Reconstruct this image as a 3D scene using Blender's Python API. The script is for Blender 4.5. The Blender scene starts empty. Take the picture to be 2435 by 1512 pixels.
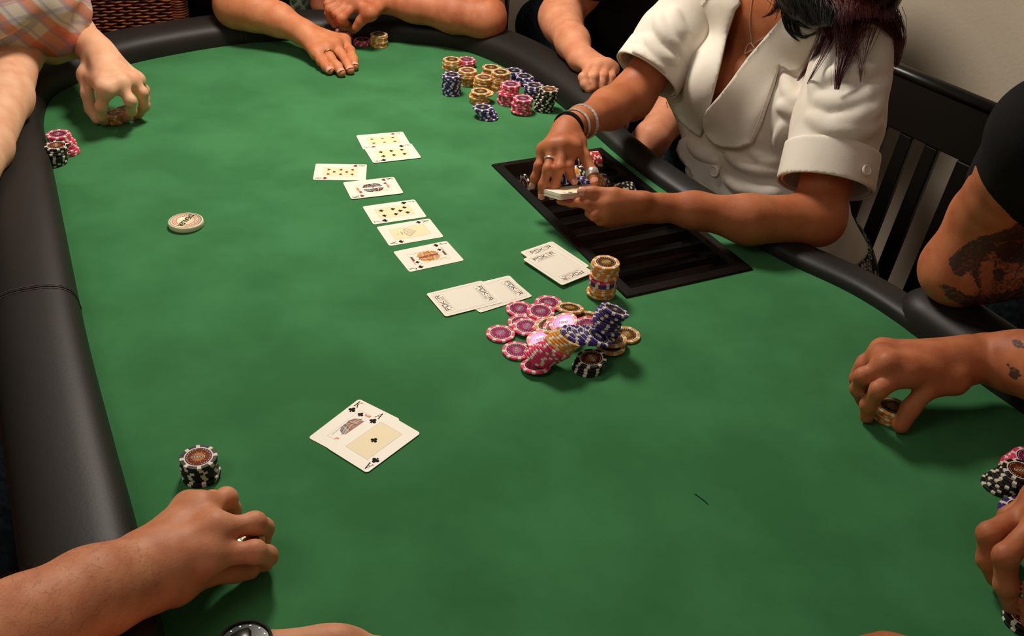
import bpy, bmesh, math, random, time
import numpy as np
from mathutils import Vector, Matrix, geometry
from mathutils.bvhtree import BVHTree
T0 = time.time()
random.seed(7); rng = np.random.default_rng(7)
S = bpy.context.scene
COL = S.collection
TZ = 0.75                                   # height of the felt above the floor
# ------------------------------------------------------------------ camera
FPX, CH, PITCH, ROLL = 2337.97, 0.751036, 0.592654, 0.068636
IW, IH = 2435, 1512
_c, _s = math.cos(PITCH), math.sin(PITCH)
_f = np.array([0, _c, -_s]); _u = np.array([0, _s, _c]); _r = np.array([1., 0, 0])
_R = math.cos(ROLL)*_r + math.sin(ROLL)*_u; _U = -math.sin(ROLL)*_r + math.cos(ROLL)*_u
CAM = np.array([0, 0, CH + TZ])
cam = bpy.data.cameras.new('camera'); co = bpy.data.objects.new('camera', cam); COL.objects.link(co)
cam.sensor_fit = 'HORIZONTAL'; cam.sensor_width = 36; cam.lens = FPX*36/IW; cam.clip_start = 0.02
m = Matrix.Identity(4)
for i in range(3):
    m[i][0], m[i][1], m[i][2], m[i][3] = _R[i], _U[i], -_f[i], CAM[i]
co.matrix_world = m
S.camera = co
# ------------------------------------------------------------------ world, lights, exposure
S.view_settings.view_transform = 'Standard'; S.view_settings.look = 'None'
S.view_settings.exposure = 0.0; S.view_settings.gamma = 1.0
S.view_settings.use_curve_mapping = False
w = bpy.data.worlds.new('world'); S.world = w; w.use_nodes = True
w.node_tree.nodes['Background'].inputs[0].default_value = (1.0, 0.84, 0.68, 1)
w.node_tree.nodes['Background'].inputs[1].default_value = 0.13
def area_light(name, loc, aim, size, power, col):
    l = bpy.data.lights.new(name, 'AREA'); l.shape = 'DISK'; l.size = size; l.energy = power; l.color = col
    o = bpy.data.objects.new(name, l); COL.objects.link(o); o.location = loc
    o.rotation_euler = (Vector(aim)-Vector(loc)).to_track_quat('-Z', 'Y').to_euler()
    return o
area_light('table_lamp_light', (-0.32, 1.90, TZ+1.15), (-0.10, 1.40, TZ), 0.34, 18.5, (1.0, 0.91, 0.79))
area_light('room_fill_light', (-1.0, 0.2, TZ+1.5), (0.2, 1.3, TZ), 0.8, 5.0, (1.0, 0.90, 0.78))  # added soft fill from the near left, stands for no visible lamp
area_light('wall_fill_light', (0.62, 2.95, TZ+1.35), (0.9, 1.6, TZ), 0.4, 11, (1.0, 0.90, 0.78))  # unseen light added to brighten the right wall behind the slat chair

# ------------------------------------------------------------------ helpers
def ray(px, py):
    d = _f + (px-IW/2)/FPX*_R - (py-IH/2)/FPX*_U
    return d
def at(px, py, z=0.0):
    """point seen at pixel (px,py), z metres above the felt"""
    d = ray(px, py); t = (z-CH)/d[2]
    return CAM + t*d
def at_plane(px, py, p0, n):
    d = ray(px, py); t = np.dot(np.array(p0)-CAM, n)/np.dot(d, n)
    return CAM + t*d
def at_d(px, py, dist):
    d = ray(px, py); return CAM + d/np.linalg.norm(d)*dist
def proj(p):
    d = np.asarray(p)-CAM; z = d@_f
    return np.stack([IW/2+FPX*(d@_R)/z, IH/2-FPX*(d@_U)/z], -1)
def lin(c):
    return tuple(((x/255)/12.92 if x/255 <= .04045 else ((x/255+.055)/1.055)**2.4) for x in c)
MATS = {}
def in_poly(P, Q):
    x, y = P[:, 0], P[:, 1]; c = np.zeros(len(P), bool); j = len(Q)-1
    for i in range(len(Q)):
        cond = ((Q[i, 1] > y) != (Q[j, 1] > y)) & (x < (Q[j, 0]-Q[i, 0])*(y-Q[i, 1])/(Q[j, 1]-Q[i, 1]+1e-9)+Q[i, 0]); c ^= cond; j = i
    return c
def mat(name, rgb, rough=.6, spec=.5, metal=0, sss=0, sssr=(.012, .004, .002), noise=None, bump=None, coat=0, sheen=0, trans=0):
    """noise=(scale, rgb2, lo, hi, detail) ; bump=(scale, strength, dist)"""
    m = bpy.data.materials.new(name); m.use_nodes = True; nt = m.node_tree; b = nt.nodes['Principled BSDF']
    b.inputs['Base Color'].default_value = (*lin(rgb), 1)
    b.inputs['Roughness'].default_value = rough; b.inputs['Specular IOR Level'].default_value = spec
    b.inputs['Metallic'].default_value = metal
    if coat: b.inputs['Coat Weight'].default_value = coat; b.inputs['Coat Roughness'].default_value = .08
    if sheen: b.inputs['Sheen Weight'].default_value = sheen; b.inputs['Sheen Roughness'].default_value = .4
    if trans: b.inputs['Transmission Weight'].default_value = trans
    if sss:
        b.inputs['Subsurface Weight'].default_value = sss; b.inputs['Subsurface Radius'].default_value = sssr
        b.inputs['Subsurface Scale'].default_value = 1.0
    tc = nt.nodes.new('ShaderNodeTexCoord')
    if noise:
        n = nt.nodes.new('ShaderNodeTexNoise'); n.inputs['Scale'].default_value = noise[0]
        n.inputs['Detail'].default_value = noise[4] if len(noise) > 4 else 4
        nt.links.new(tc.outputs['Object'], n.inputs['Vector'])
        r = nt.nodes.new('ShaderNodeMapRange'); r.inputs[1].default_value = noise[2]; r.inputs[2].default_value = noise[3]
        nt.links.new(n.outputs['Fac'], r.inputs[0])
        x = nt.nodes.new('ShaderNodeMix'); x.data_type = 'RGBA'
        x.inputs[6].default_value = (*lin(rgb), 1); x.inputs[7].default_value = (*lin(noise[1]), 1)
        nt.links.new(r.outputs[0], x.inputs[0]); nt.links.new(x.outputs[2], b.inputs['Base Color'])
    if bump:
        n = nt.nodes.new('ShaderNodeTexNoise'); n.inputs['Scale'].default_value = bump[0]; n.inputs['Detail'].default_value = 5
        nt.links.new(tc.outputs['Object'], n.inputs['Vector'])
        bp = nt.nodes.new('ShaderNodeBump'); bp.inputs['Strength'].default_value = bump[1]; bp.inputs['Distance'].default_value = bump[2]
        nt.links.new(n.outputs['Fac'], bp.inputs['Height']); nt.links.new(bp.outputs[0], b.inputs['Normal'])
    MATS[name] = m
    return m
def put(name, me, parent=None, smooth=True):
    o = bpy.data.objects.new(name, me); COL.objects.link(o)
    if parent is not None: o.parent = parent; o.matrix_parent_inverse = PINV.get(parent, Matrix.Identity(4))
    if smooth:
        me.polygons.foreach_set('use_smooth', [True]*len(me.polygons))
    return o
PINV = {}
def mesh(name, verts, faces, mats, parent=None, smooth=True, midx=None):
    me = bpy.data.meshes.new(name)
    me.from_pydata([tuple(map(float, v)) for v in verts], [], [tuple(int(i) for i in f) for f in faces])
    for mm in (mats if isinstance(mats, (list, tuple)) else [mats]): me.materials.append(mm)
    if midx is not None: me.polygons.foreach_set('material_index', midx)
    me.update()
    return put(name, me, parent, smooth)
def empty(name, loc, label=None, cat=None, group=None, rz=0):
    o = bpy.data.objects.new(name, None); COL.objects.link(o); o.empty_display_size = .05
    o.location = tuple(loc); o.rotation_euler = (0, 0, rz)
    PINV[o] = (Matrix.Translation(Vector(loc)) @ Matrix.Rotation(rz, 4, 'Z')).inverted()
    tag(o, label, cat, group); return o
def tag(o, label=None, cat=None, group=None, kind=None):
    if label: o['label'] = label
    if cat: o['category'] = cat
    if group: o['group'] = group
    if kind: o['kind'] = kind
    return o
def unit(v): v = np.asarray(v, float); return v/(np.linalg.norm(v)+1e-12)
class MB:
    def __init__(s): s.v = []; s.f = []; s.m = []
    def add(s, v, f, mi=0):
        k = len(s.v); s.v += [tuple(x) for x in v]; s.f += [tuple(i+k for i in q) for q in f]; s.m += [mi]*len(f)
    def box(s, c, sx, sy, sz, ax=None, mi=0):
        ax = np.eye(3) if ax is None else np.array(ax); c = np.array(c, float)
        v = [c+ax[0]*sx/2*a+ax[1]*sy/2*b+ax[2]*sz/2*d for a in (-1, 1) for b in (-1, 1) for d in (-1, 1)]
        s.add(v, [(0, 1, 3, 2), (4, 6, 7, 5), (0, 4, 5, 1), (2, 3, 7, 6), (0, 2, 6, 4), (1, 5, 7, 3)], mi)
    def tube(s, pts, rad, seg=8, mi=0, caps=True, up=(0, 0, 1), flat=1.0):
        pts = np.array(pts, float); n = len(pts); rad = np.broadcast_to(rad, (n,))
        t = np.gradient(pts, axis=0); vs = []; prev = None
        for i in range(n):
            d = unit(t[i]); a = np.cross(d, up) if prev is None else prev - d*np.dot(prev, d)
            if np.linalg.norm(a) < 1e-6: a = np.cross(d, (1, 0, 0))
            a = unit(a); prev = a; b = np.cross(d, a)
            for k in range(seg):
                th = 2*math.pi*k/seg; vs.append(pts[i]+rad[i]*(math.cos(th)*a+flat*math.sin(th)*b))
        fs = [(i*seg+k, i*seg+(k+1) % seg, (i+1)*seg+(k+1) % seg, (i+1)*seg+k) for i in range(n-1) for k in range(seg)]
        if caps: fs += [tuple(range(seg))[::-1], tuple((n-1)*seg+k for k in range(seg))]
        s.add(vs, fs, mi)
    def build(s, name, mats, parent=None, smooth=False):
        return mesh(name, s.v, s.f, mats, parent, smooth, s.m)
def spline(pts, n):
    """catmull-rom through pts, n samples"""
    P = np.array(pts, float); P = np.vstack([2*P[0]-P[1], P, 2*P[-1]-P[-2]]); k = len(P)-3; out = []
    for j in range(n):
        u = j/(n-1)*k; i = min(int(u), k-1); t = u-i; a, b, c, d = P[i:i+4]
        out.append(.5*((2*b)+(-a+c)*t+(2*a-5*b+4*c-d)*t*t+(-a+3*b-3*c+d)*t**3))
    return np.array(out)

# ------------------------------------------------------------------ signed-distance modelling
def smin(a, b, k):
    h = np.clip(.5+.5*(b-a)/k, 0, 1)
    return b*(1-h)+a*h-k*h*(1-h)
def sdf_build(name, groups, vox, material, parent=None, post=None, smooth_it=1, body_k=.008):
    """groups[0] = core body list of prims, others = chains blended with the core but not with one another.
    prim = (a, b, ra, rb[, k[, (flat_axis, flat)]])"""
    allp = [p for g in groups for p in g]
    lo = np.min([np.minimum(np.array(p[0])-p[2], np.array(p[1])-p[3]) for p in allp], 0)-4*vox
    hi = np.max([np.maximum(np.array(p[0])+p[2], np.array(p[1])+p[3]) for p in allp], 0)+4*vox
    n = np.ceil((hi-lo)/vox).astype(int)+1
    BIG = np.float32(.06)
    xs = [(lo[i]+np.arange(n[i])*vox).astype(np.float32) for i in range(3)]
    def eval_group(g, dk):
        D = np.full(n, BIG, np.float32)
        for p in g:
            a, b, ra, rb = np.array(p[0], float), np.array(p[1], float), p[2], p[3]
            k = p[4] if len(p) > 4 and p[4] else dk
            mg = k+.012+3*vox
            l2 = np.minimum(a-ra, b-rb)-mg; h2 = np.maximum(a+ra, b+rb)+mg
            i0 = np.maximum(np.floor((l2-lo)/vox).astype(int), 0); i1 = np.minimum(np.ceil((h2-lo)/vox).astype(int)+1, n)
            if (i1 <= i0).any(): continue
            X = xs[0][i0[0]:i1[0], None, None]-np.float32(a[0]); Y = xs[1][None, i0[1]:i1[1], None]-np.float32(a[1]); Z = xs[2][None, None, i0[2]:i1[2]]-np.float32(a[2])
            d = b-a; L = max(float(d@d), 1e-9)
            t = np.clip((X*d[0]+Y*d[1]+Z*d[2])/L, 0, 1).astype(np.float32)
            qx, qy, qz = X-t*np.float32(d[0]), Y-t*np.float32(d[1]), Z-t*np.float32(d[2])
            r = ra+(rb-ra)*t
            if len(p) > 5 and p[5] is not None:
                ax, fl = np.array(p[5][0]), p[5][1]; ax = unit(ax)
                qn = (qx*ax[0]+qy*ax[1]+qz*ax[2])*(1/fl-1)
                qx = qx+qn*ax[0]; qy = qy+qn*ax[1]; qz = qz+qn*ax[2]
                v = (np.sqrt(qx*qx+qy*qy+qz*qz)-r)*(fl+1)/2
            else:
                v = np.sqrt(qx*qx+qy*qy+qz*qz)-r
            sl = tuple(slice(i0[i], i1[i]) for i in range(3))
            D[sl] = smin(D[sl], v.astype(np.float32), np.float32(k))
        return D
    D = eval_group(groups[0], .014); out = D
    for g in groups[1:]:
        F = eval_group(g, .003)
        out = np.minimum(out, smin(D, F, np.float32(body_k)))
    if post is not None: out = post(out, xs, vox)
    return nets(name, out, lo, vox, material, parent, smooth_it)
def cut(out, xs, p, nrm):
    """keep the side where dot(x-p, nrm) < 0"""
    nrm = unit(nrm); p = np.array(p)
    h = (xs[0][:, None, None]-p[0])*nrm[0]+(xs[1][None, :, None]-p[1])*nrm[1]+(xs[2][None, None, :]-p[2])*nrm[2]
    return np.maximum(out, h.astype(np.float32))
def nets(name, D, lo, vox, material, parent, smooth_it):
    ins = D < 0
    c = ins[:-1, :-1, :-1].astype(np.int8)
    tot = sum(ins[i:ins.shape[0]-1+i, j:ins.shape[1]-1+j, k:ins.shape[2]-1+k].astype(np.int8) for i in (0, 1) for j in (0, 1) for k in (0, 1))
    cells = np.argwhere((tot > 0) & (tot < 8))
    idx = np.full(tot.shape, -1, np.int32); idx[tuple(cells.T)] = np.arange(len(cells))
    acc = np.zeros((len(cells), 3)); cnt = np.zeros(len(cells))
    cor = [(i, j, k) for i in (0, 1) for j in (0, 1) for k in (0, 1)]
    vals = {q: D[cells[:, 0]+q[0], cells[:, 1]+q[1], cells[:, 2]+q[2]] for q in cor}
    for q in cor:
        for ax in range(3):
            if q[ax]: continue
            q2 = list(q); q2[ax] = 1; q2 = tuple(q2)
            a, b = vals[q], vals[q2]; s = (a < 0) != (b < 0)
            t = np.where(s, a/np.where(a == b, 1, a-b), 0)
            pt = np.tile(np.array(q, float), (len(cells), 1)); pt[:, ax] += t
            acc += pt*s[:, None]; cnt += s
    V = (cells+acc/cnt[:, None])*vox+lo
    F = []
    for ax in range(3):
        sl0 = [slice(None)]*3; sl1 = [slice(None)]*3; sl0[ax] = slice(0, -1); sl1[ax] = slice(1, None)
        a, b = ins[tuple(sl0)], ins[tuple(sl1)]; e = np.argwhere(a != b)
        o1, o2 = [(1, 2), (2, 0), (0, 1)][ax]
        ok = (e[:, o1] > 0) & (e[:, o2] > 0) & (e[:, o1] < idx.shape[o1]) & (e[:, o2] < idx.shape[o2]); e = e[ok]
        def g(d1, d2):
            k = e.copy(); k[:, o1] -= d1; k[:, o2] -= d2
            return idx[tuple(k.T)]
        quad = np.stack([g(1, 1), g(0, 1), g(0, 0), g(1, 0)], 1)
        flip = ~a[tuple(e.T)]; quad[flip] = quad[flip][:, ::-1]
        F.append(quad)
    F = np.vstack(F); F = F[(F >= 0).all(1)]
    for _ in range(smooth_it):                      # one light laplacian pass
        A = np.zeros_like(V); C = np.zeros(len(V))
        for i in range(4):
            np.add.at(A, F[:, i], V[F[:, (i+1) % 4]]); np.add.at(C, F[:, i], 1)
            np.add.at(A, F[:, i], V[F[:, (i-1) % 4]]); np.add.at(C, F[:, i], 1)
        V = .5*V+.5*A/np.maximum(C, 1)[:, None]
    me = bpy.data.meshes.new(name)
    me.vertices.add(len(V)); me.vertices.foreach_set('co', V.astype(np.float32).ravel())
    me.loops.add(F.size); me.loops.foreach_set('vertex_index', F.ravel().astype(np.int32))
    me.polygons.add(len(F)); me.polygons.foreach_set('loop_start', np.arange(0, F.size, 4, dtype=np.int32))
    me.polygons.foreach_set('loop_total', np.full(len(F), 4, np.int32))
    me.materials.append(material); me.update(calc_edges=True); me.validate()
    return put(name, me, parent)
def chain(pts, radii, k=None, flat=None):
    return [(pts[i], pts[i+1], radii[i], radii[i+1], k, flat) for i in range(len(pts)-1)]
DEBUG = False
def hand(wrist, mcps, fingers, thumb=None, wr=.026, fr=.0092, tr=.0078, forearm=(), tag_='', palm_k=.013, palm_r=None):
    """joints are absolute points. fingers: list of [PIP, DIP?, TIP] for each mcp. returns sdf groups"""
    pr = palm_r or fr*1.25
    core = []
    if len(forearm): core += chain([wrist]+[p for p, r in forearm], [wr]+[r for p, r in forearm], .02)
    for i, m_ in enumerate(mcps):
        core.append((np.array(wrist)*.8+np.array(m_)*.2, m_, wr*.72, pr, palm_k))
    for a, b in zip(mcps[:-1], mcps[1:]):
        core.append((a, b, pr*.92, pr*.92, palm_k))
    gs = [core]
    for i, (m_, fs) in enumerate(zip(mcps, fingers)):
        pts = [m_]+list(fs); n = len(pts)
        sc = 1.0 if i not in (3,) else .92
        rad = [np.interp(j/(n-1), [0, .4, 1], [fr*1.05, fr, tr])*sc for j in range(n)]
        g = chain(pts, rad, .004)
        for j in range(1, n-1): g.append((pts[j], pts[j], rad[j]*1.06, rad[j]*1.06, .004))
        gs.append(g)
        if DEBUG: print(tag_, 'finger', i, [round(float(np.linalg.norm(np.array(pts[j+1])-pts[j]))*1000) for j in range(n-1)], 'mc', round(float(np.linalg.norm(np.array(m_)-wrist))*1000))
    if thumb is not None:
        pts = list(thumb); n = len(pts)
        rad = [fr*1.45]+[fr*1.12]*(n-2)+[tr*1.2]
        core.append((wrist, pts[0], wr*.7, fr*1.5, palm_k)); core.append((pts[0], mcps[0], fr*1.3, pr, palm_k))
        g = chain(pts, rad, .005); gs.append(g)
        if DEBUG: print(tag_, 'thumb', [round(float(np.linalg.norm(np.array(pts[j+1])-pts[j]))*1000) for j in range(n-1)])
    if DEBUG and len(forearm): print(tag_, 'forearm', [round(float(np.linalg.norm(np.array(forearm[0][0])-wrist))*1000)]+[round(float(np.linalg.norm(np.array(forearm[j+1][0])-forearm[j][0]))*1000) for j in range(len(forearm)-1)])
    return gs
def nail(parent, tip, prev, upv, r, m_, name='fingernail', L=.0095):
    tip = np.array(tip); d = unit(tip-np.array(prev)); upv = np.array(upv, float); n = unit(upv-d*np.dot(upv, d)); s = np.cross(d, n)
    vs = []; fs = []; NU, NV = 8, 6
    for j in range(NV+1):
        v = j/NV; x = -L*.62+L*v
        hw = math.radians(52)*math.sqrt(max(0.0, 1-abs(2*v-1)**3.5))**.8+.02
        rr = r*1.03-(max(0, x)/r)**2*r*.22+.0004
        for i in range(NU+1):
            a = (i/NU*2-1)*hw
            vs.append(tip+d*(x+.002)+n*math.cos(a)*rr+s*math.sin(a)*rr)
    for j in range(NV):
        for i in range(NU):
            k = j*(NU+1)+i; fs.append((k, k+1, k+NU+2, k+NU+1))
    return mesh(name, vs, fs, m_, parent)
def band(parent, name, c, axis, r, w_, th, m_, upv=(0, 0, 1), flat=1.0):
    """ring / bracelet around an axis"""
    axis = unit(axis); a = unit(np.cross(axis, upv)); b = np.cross(axis, a); vs = []; fs = []; N = 36
    prof = [(-w_/2, 0), (-w_/2*.8, th), (0, th*1.25), (w_/2*.8, th), (w_/2, 0), (0, -th*.3)]
    for i in range(N):
        th_ = 2*math.pi*i/N; rad = math.cos(th_)*a+flat*math.sin(th_)*b
        for x, h in prof: vs.append(np.array(c)+axis*x+rad*(r)+unit(rad)*h)
    P_ = len(prof)
    for i in range(N):
        for j in range(P_):
            fs.append((i*P_+j, i*P_+(j+1) % P_, ((i+1) % N)*P_+(j+1) % P_, ((i+1) % N)*P_+j))
    return mesh(name, vs, fs, m_, parent)
def bvh_of(o):
    me = o.data; return BVHTree.FromPolygons([v.co.copy() for v in me.vertices], [tuple(p.vertices) for p in me.polygons])
def patch(name, poly, bvh, off, th, m_, parent, step=5, lift=None, maxd=.5, close=True):
    """cloth panel lying on a modelled surface: outline poly, real offset and thickness"""
    P = [np.array(p, float) for p in poly]; B = []
    for i in range(len(P)):
        a, b = P[i], P[(i+1) % len(P)]; k = max(1, int(np.linalg.norm(b-a)/step))
        B += [a+(b-a)*j/k for j in range(k)]
    xs_, ys_ = [p[0] for p in B], [p[1] for p in B]; pts = [Vector(p) for p in B]; nb = len(B)
    Bn = np.array(B)
    def inside(x, y):
        c = False; j = nb-1
        for i in range(nb):
            if ((Bn[i, 1] > y) != (Bn[j, 1] > y)) and (x < (Bn[j, 0]-Bn[i, 0])*(y-Bn[i, 1])/(Bn[j, 1]-Bn[i, 1]+1e-12)+Bn[i, 0]): c = not c
            j = i
        return c
    for x in np.arange(min(xs_)+step/2, max(xs_), step):
        for y in np.arange(min(ys_)+step/2, max(ys_), step):
            if inside(x, y) and np.min(np.hypot(Bn[:, 0]-x, Bn[:, 1]-y)) > step*.6: pts.append(Vector((x, y)))
    vs2, es, fs, *_ = geometry.delaunay_2d_cdt(pts, [(i, (i+1) % nb) for i in range(nb)], [], 1, 1e-4)
    hit = []; nor = []
    for v in vs2:
        d = Vector(unit(ray(v.x, v.y))); h = bvh.ray_cast(Vector(CAM), d)
        if h[0] is None: hit.append(None); nor.append(None)
        else:
            n = h[1]; n = n if n.dot(d) < 0 else -n
            hit.append(h[3]); nor.append(n)
    good = [i for i, h in enumerate(hit) if h is not None]
    ga = np.array([[vs2[i].x, vs2[i].y] for i in good]); out = []; nn = []
    for i, v in enumerate(vs2):
        if hit[i] is None:
            j = good[int(np.argmin(np.hypot(ga[:, 0]-v.x, ga[:, 1]-v.y)))]; dist, n = hit[j], nor[j]
        else: dist, n = hit[i], nor[i]
        p = CAM+unit(ray(v.x, v.y))*dist
        nn.append(np.array(n)); out.append(p)
    # smooth
    nb_ = [[] for _ in out]
    for a, b in es: nb_[a].append(b); nb_[b].append(a)
    out = np.array(out); nn = np.array(nn)
    dl = np.linalg.norm(out-CAM, axis=1); dirs = (out-CAM)/dl[:, None]
    for _ in range(8):
        nn = np.array([unit(nn[i]+sum(nn[j] for j in nb_[i])) for i in range(len(nn))])
        dl = np.array([(dl[i]+sum(dl[j] for j in nb_[i]))/(1+len(nb_[i])) for i in range(len(dl))])
    out = CAM+dirs*dl[:, None]
    for i, v in enumerate(vs2):
        o_ = off+(lift(v.x, v.y) if lift else 0); out[i] = out[i]+nn[i]*o_
    n = len(out); V = list(out+nn*th)+list(out)
    F = []
    for f in fs:
        f = list(f); a, b, c = (V[f[0]], V[f[1]], V[f[2]])
        if np.dot(np.cross(b-a, c-a), nn[f[0]]) < 0: f = f[::-1]
        F.append(tuple(f)); F.append(tuple(i+n for i in f[::-1]))
    cnt = {}
    for f in F[::2]:
        for i in range(len(f)):
            e = (f[i], f[(i+1) % len(f)]); cnt[e] = 1
    for (a, b) in list(cnt):
        if (b, a) not in cnt: F.append((b, a, a+n, b+n))
    return mesh(name, V, F, m_, parent)

# ------------------------------------------------------------------ materials
felt = mat('green_felt', (58, 118, 70), .95, .1, noise=(9, (68, 132, 82), .38, .66, 12), bump=(1400, .6, .0006), sheen=.10)
leather = mat('black_leather', (27, 24, 21), .52, .4, bump=(300, .22, .0006), noise=(4, (34, 29, 25), .4, .7))
dleather = mat('thin_rail_vinyl', (26, 24, 22), .52, .5, bump=(260, .2, .0006))
thread = mat('seam_thread', (70, 62, 54), .5)
apron_m = mat('table_apron', (26, 22, 20), .6)
black_plastic = mat('tray_plastic', (12, 11, 11), .28, .5, bump=(500, .12, .0004))
wall_m = mat('wall_plaster', (226, 212, 190), .9, .2, noise=(3, (218, 202, 180), .4, .7), bump=(120, .35, .002))
floor_m = mat('terracotta_floor', (150, 74, 34), .55, .3, noise=(7, (120, 58, 28), .4, .65))
dark_wall = mat('dark_panelling', (38, 32, 28), .7)
ceil_m = mat('ceiling_paint', (190, 180, 165), .9)
card_m = mat('card_paper', (248, 240, 224), .42, .35)
cream = mat('card_panel_cream', (250, 230, 186), .45, .3)
ink_k = mat('ink_black', (26, 24, 22), .75, .15); ink_r = mat('ink_red', (150, 30, 30), .5)
ink_g = mat('ink_grey', (150, 145, 140), .5); ink_o = mat('ink_orange', (226, 120, 50), .5)
ink_b = mat('ink_blue', (150, 170, 200), .5); ink_br = mat('ink_brown', (96, 48, 28), .5)
ink_lg = mat('ink_light_grey', (214, 208, 196), .5); ink_gold = mat('ink_gold', (230, 160, 50), .5)
red_plastic = mat('cut_card_red', (200, 20, 45), .35)
INKS = [cream, ink_k, ink_r, ink_g, ink_o, ink_b, ink_br, ink_lg, ink_gold, card_m]

# ------------------------------------------------------------------ room
def slab(name, pts, z0, z1, m_, kind='structure'):
    n = len(pts); v = [(x, y, z0) for x, y in pts]+[(x, y, z1) for x, y in pts]
    f = [tuple(range(n))[::-1], tuple(range(n, 2*n))]+[(i, (i+1) % n, n+(i+1) % n, n+i) for i in range(n)]
    o = mesh(name, v, f, m_, smooth=False); tag(o, kind=kind); return o
WN = np.array([.83, .5578]); WT = np.array([-.5578, .83]); WP = np.array([.42, 1.30])+WN*.90
fl = slab('floor', [(-3.2, -1.8), (3.6, -1.8), (3.6, 6.6), (-3.2, 6.6)], -.06, 0, floor_m)
# terracotta tiles: separate raised tiles in the part of the floor that shows
tb = None
for i in range(7):
    for j in range(6):
        x, y = -2.5+i*.42, 3.3+j*.42
        if tb is None:
            t = MB(); t.box((0, 0, .003), .412, .412, .006); tb = t.build('floor_tile', floor_m, fl); tb.location = (x, y, 0)
        else:
            c = tb.copy(); COL.objects.link(c); c.parent = fl; c.location = (x, y, 0)
def wall_between(name, a, b, z1, m_, th=.12):
    a, b = np.array(a), np.array(b); t = unit(b-a); n = np.array([t[1], -t[0]])
    return slab(name, [tuple(a), tuple(b), tuple(b+n*th), tuple(a+n*th)][::-1], 0, z1, m_)
wA, wB = WP-WT*2.6, WP+WT*3.6
wall_between('wall_right', wA, wB, 2.7, wall_m, -.12) if False else slab('wall_right', [tuple(wA), tuple(wA+WN*.12), tuple(wB+WN*.12), tuple(wB)], 0, 2.7, wall_m)
slab('wall_back', [(-3.2, 6.6), (3.6, 6.6), (3.6, 6.72), (-3.2, 6.72)], 0, 2.7, dark_wall)
slab('wall_left', [(-3.32, -1.8), (-3.2, -1.8), (-3.2, 6.6), (-3.32, 6.6)], 0, 2.7, dark_wall)
bb0, bb1 = wA-WN*.015, wB-WN*.015
slab('baseboard_right', [tuple(bb0), tuple(wA), tuple(wB), tuple(bb1)], 0, .09, wall_m)

# ------------------------------------------------------------------ poker table
INNER_KEY = [(.517, 1.213), (.412, 1.322), (.325, 1.43), (.254, 1.53), (.18, 1.66), (.115, 1.80), (.04, 1.951), (-.054, 2.096), (-.152, 2.185),
 (-.252, 2.21), (-.41, 2.20), (-.578, 2.161), (-.699, 2.088), (-.823, 1.969), (-.873, 1.872), (-.905, 1.77), (-.873, 1.646), (-.796, 1.497), (-.688, 1.289), (-.54, 1.006),
 (-.43, .808), (-.362, .688), (-.26, .50), (-.15, .27), (-.02, .07), (.2, -.08), (.48, -.12), (.76, -.05), (.97, .13), (1.02, .36), (.93, .57), (.79, .78), (.645, .985)]
def closed_spline(K, per):
    K = np.array(K); n = len(K); out = []
    for i in range(n):
        a, b, c, d = K[i-1], K[i], K[(i+1) % n], K[(i+2) % n]
        for j in range(per):
            t = j/per; out.append(.5*((2*b)+(-a+c)*t+(2*a-5*b+4*c-d)*t*t+(-a+3*b-3*c+d)*t**3))
    return np.array(out)
IN = closed_spline(INNER_KEY, 24)
table = empty('poker_table', (0.0, 1.05, 0), 'long oval poker table with green felt top and black padded leather rail', 'table')
# tray geometry
TA, TB, TC, TD = [at(*p)[:2] for p in ((1150, 397), (1420, 355), (1802, 640), (1510, 705))]
tcen = (TA+TB+TC+TD)/4; tu = unit((TB-TA)+(TC-TD)); tv = np.array([-tu[1], tu[0]])
if np.dot(tv, TD-TA) < 0: tv = -tv
TL_, TW_ = (np.linalg.norm(TD-TA)+np.linalg.norm(TC-TB))/2, (np.linalg.norm(TB-TA)+np.linalg.norm(TC-TD))/2
def tloc(a, b): return tcen+tu*a+tv*b      # a along the short side (towards dealer), b along the long side
bm = bmesh.new()
no = IN.copy(); tn = np.roll(IN, -1, 0)-np.roll(IN, 1, 0); tn /= np.linalg.norm(tn, axis=1)[:, None]
OUTN = np.stack([tn[:, 1], -tn[:, 0]], 1)
if np.dot(OUTN[0], WN) < 0: OUTN = -OUTN
under = IN+OUTN*.012
vs_ = [bm.verts.new((x, y, TZ)) for x, y in under]
es_ = [bm.edges.new((vs_[i], vs_[(i+1) % len(vs_)])) for i in range(len(vs_))]
hw, hl = TW_/2-.012, TL_/2-.012
hv = [bm.verts.new((*tloc(a, b), TZ)) for a, b in ((-hw, -hl), (hw, -hl), (hw, hl), (-hw, hl))]
es_ += [bm.edges.new((hv[i], hv[(i+1) % 4])) for i in range(4)]
bmesh.ops.triangle_fill(bm, use_beauty=True, use_dissolve=False, edges=es_)
for f in bm.faces:
    if f.normal.z < 0: f.normal_flip()
me = bpy.data.meshes.new('felt_surface'); bm.to_mesh(me); bm.free(); me.materials.append(felt)
put('felt_surface', me, table, False)
NI = len(IN)
def prof_fat():
    W_, Hh = .108, .044
    p = [(-.001, -.012), (-.001, .004)]
    for k in range(1, 16):
        th = math.pi*(1-k/16); c0 = math.cos(th); cx = W_/2+W_/2*math.copysign(abs(c0)**.80, c0)
        p.append((cx, .004+Hh*abs(math.sin(th))**.62))
    p += [(W_+.001, .0), (W_-.002, -.03), (W_-.02, -.05)]
    return p
def prof_thin():
    W_, Hh = .056, .018
    p = [(-.001, -.012), (0, .004)]
    for k in range(1, 12):
        th = math.pi*(1-k/12); p.append((W_/2+W_/2*math.cos(th), .004+Hh*abs(math.sin(th))**.6))
    p += [(W_, 0), (W_-.002, -.03), (W_-.015, -.045)]
    return p
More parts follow.
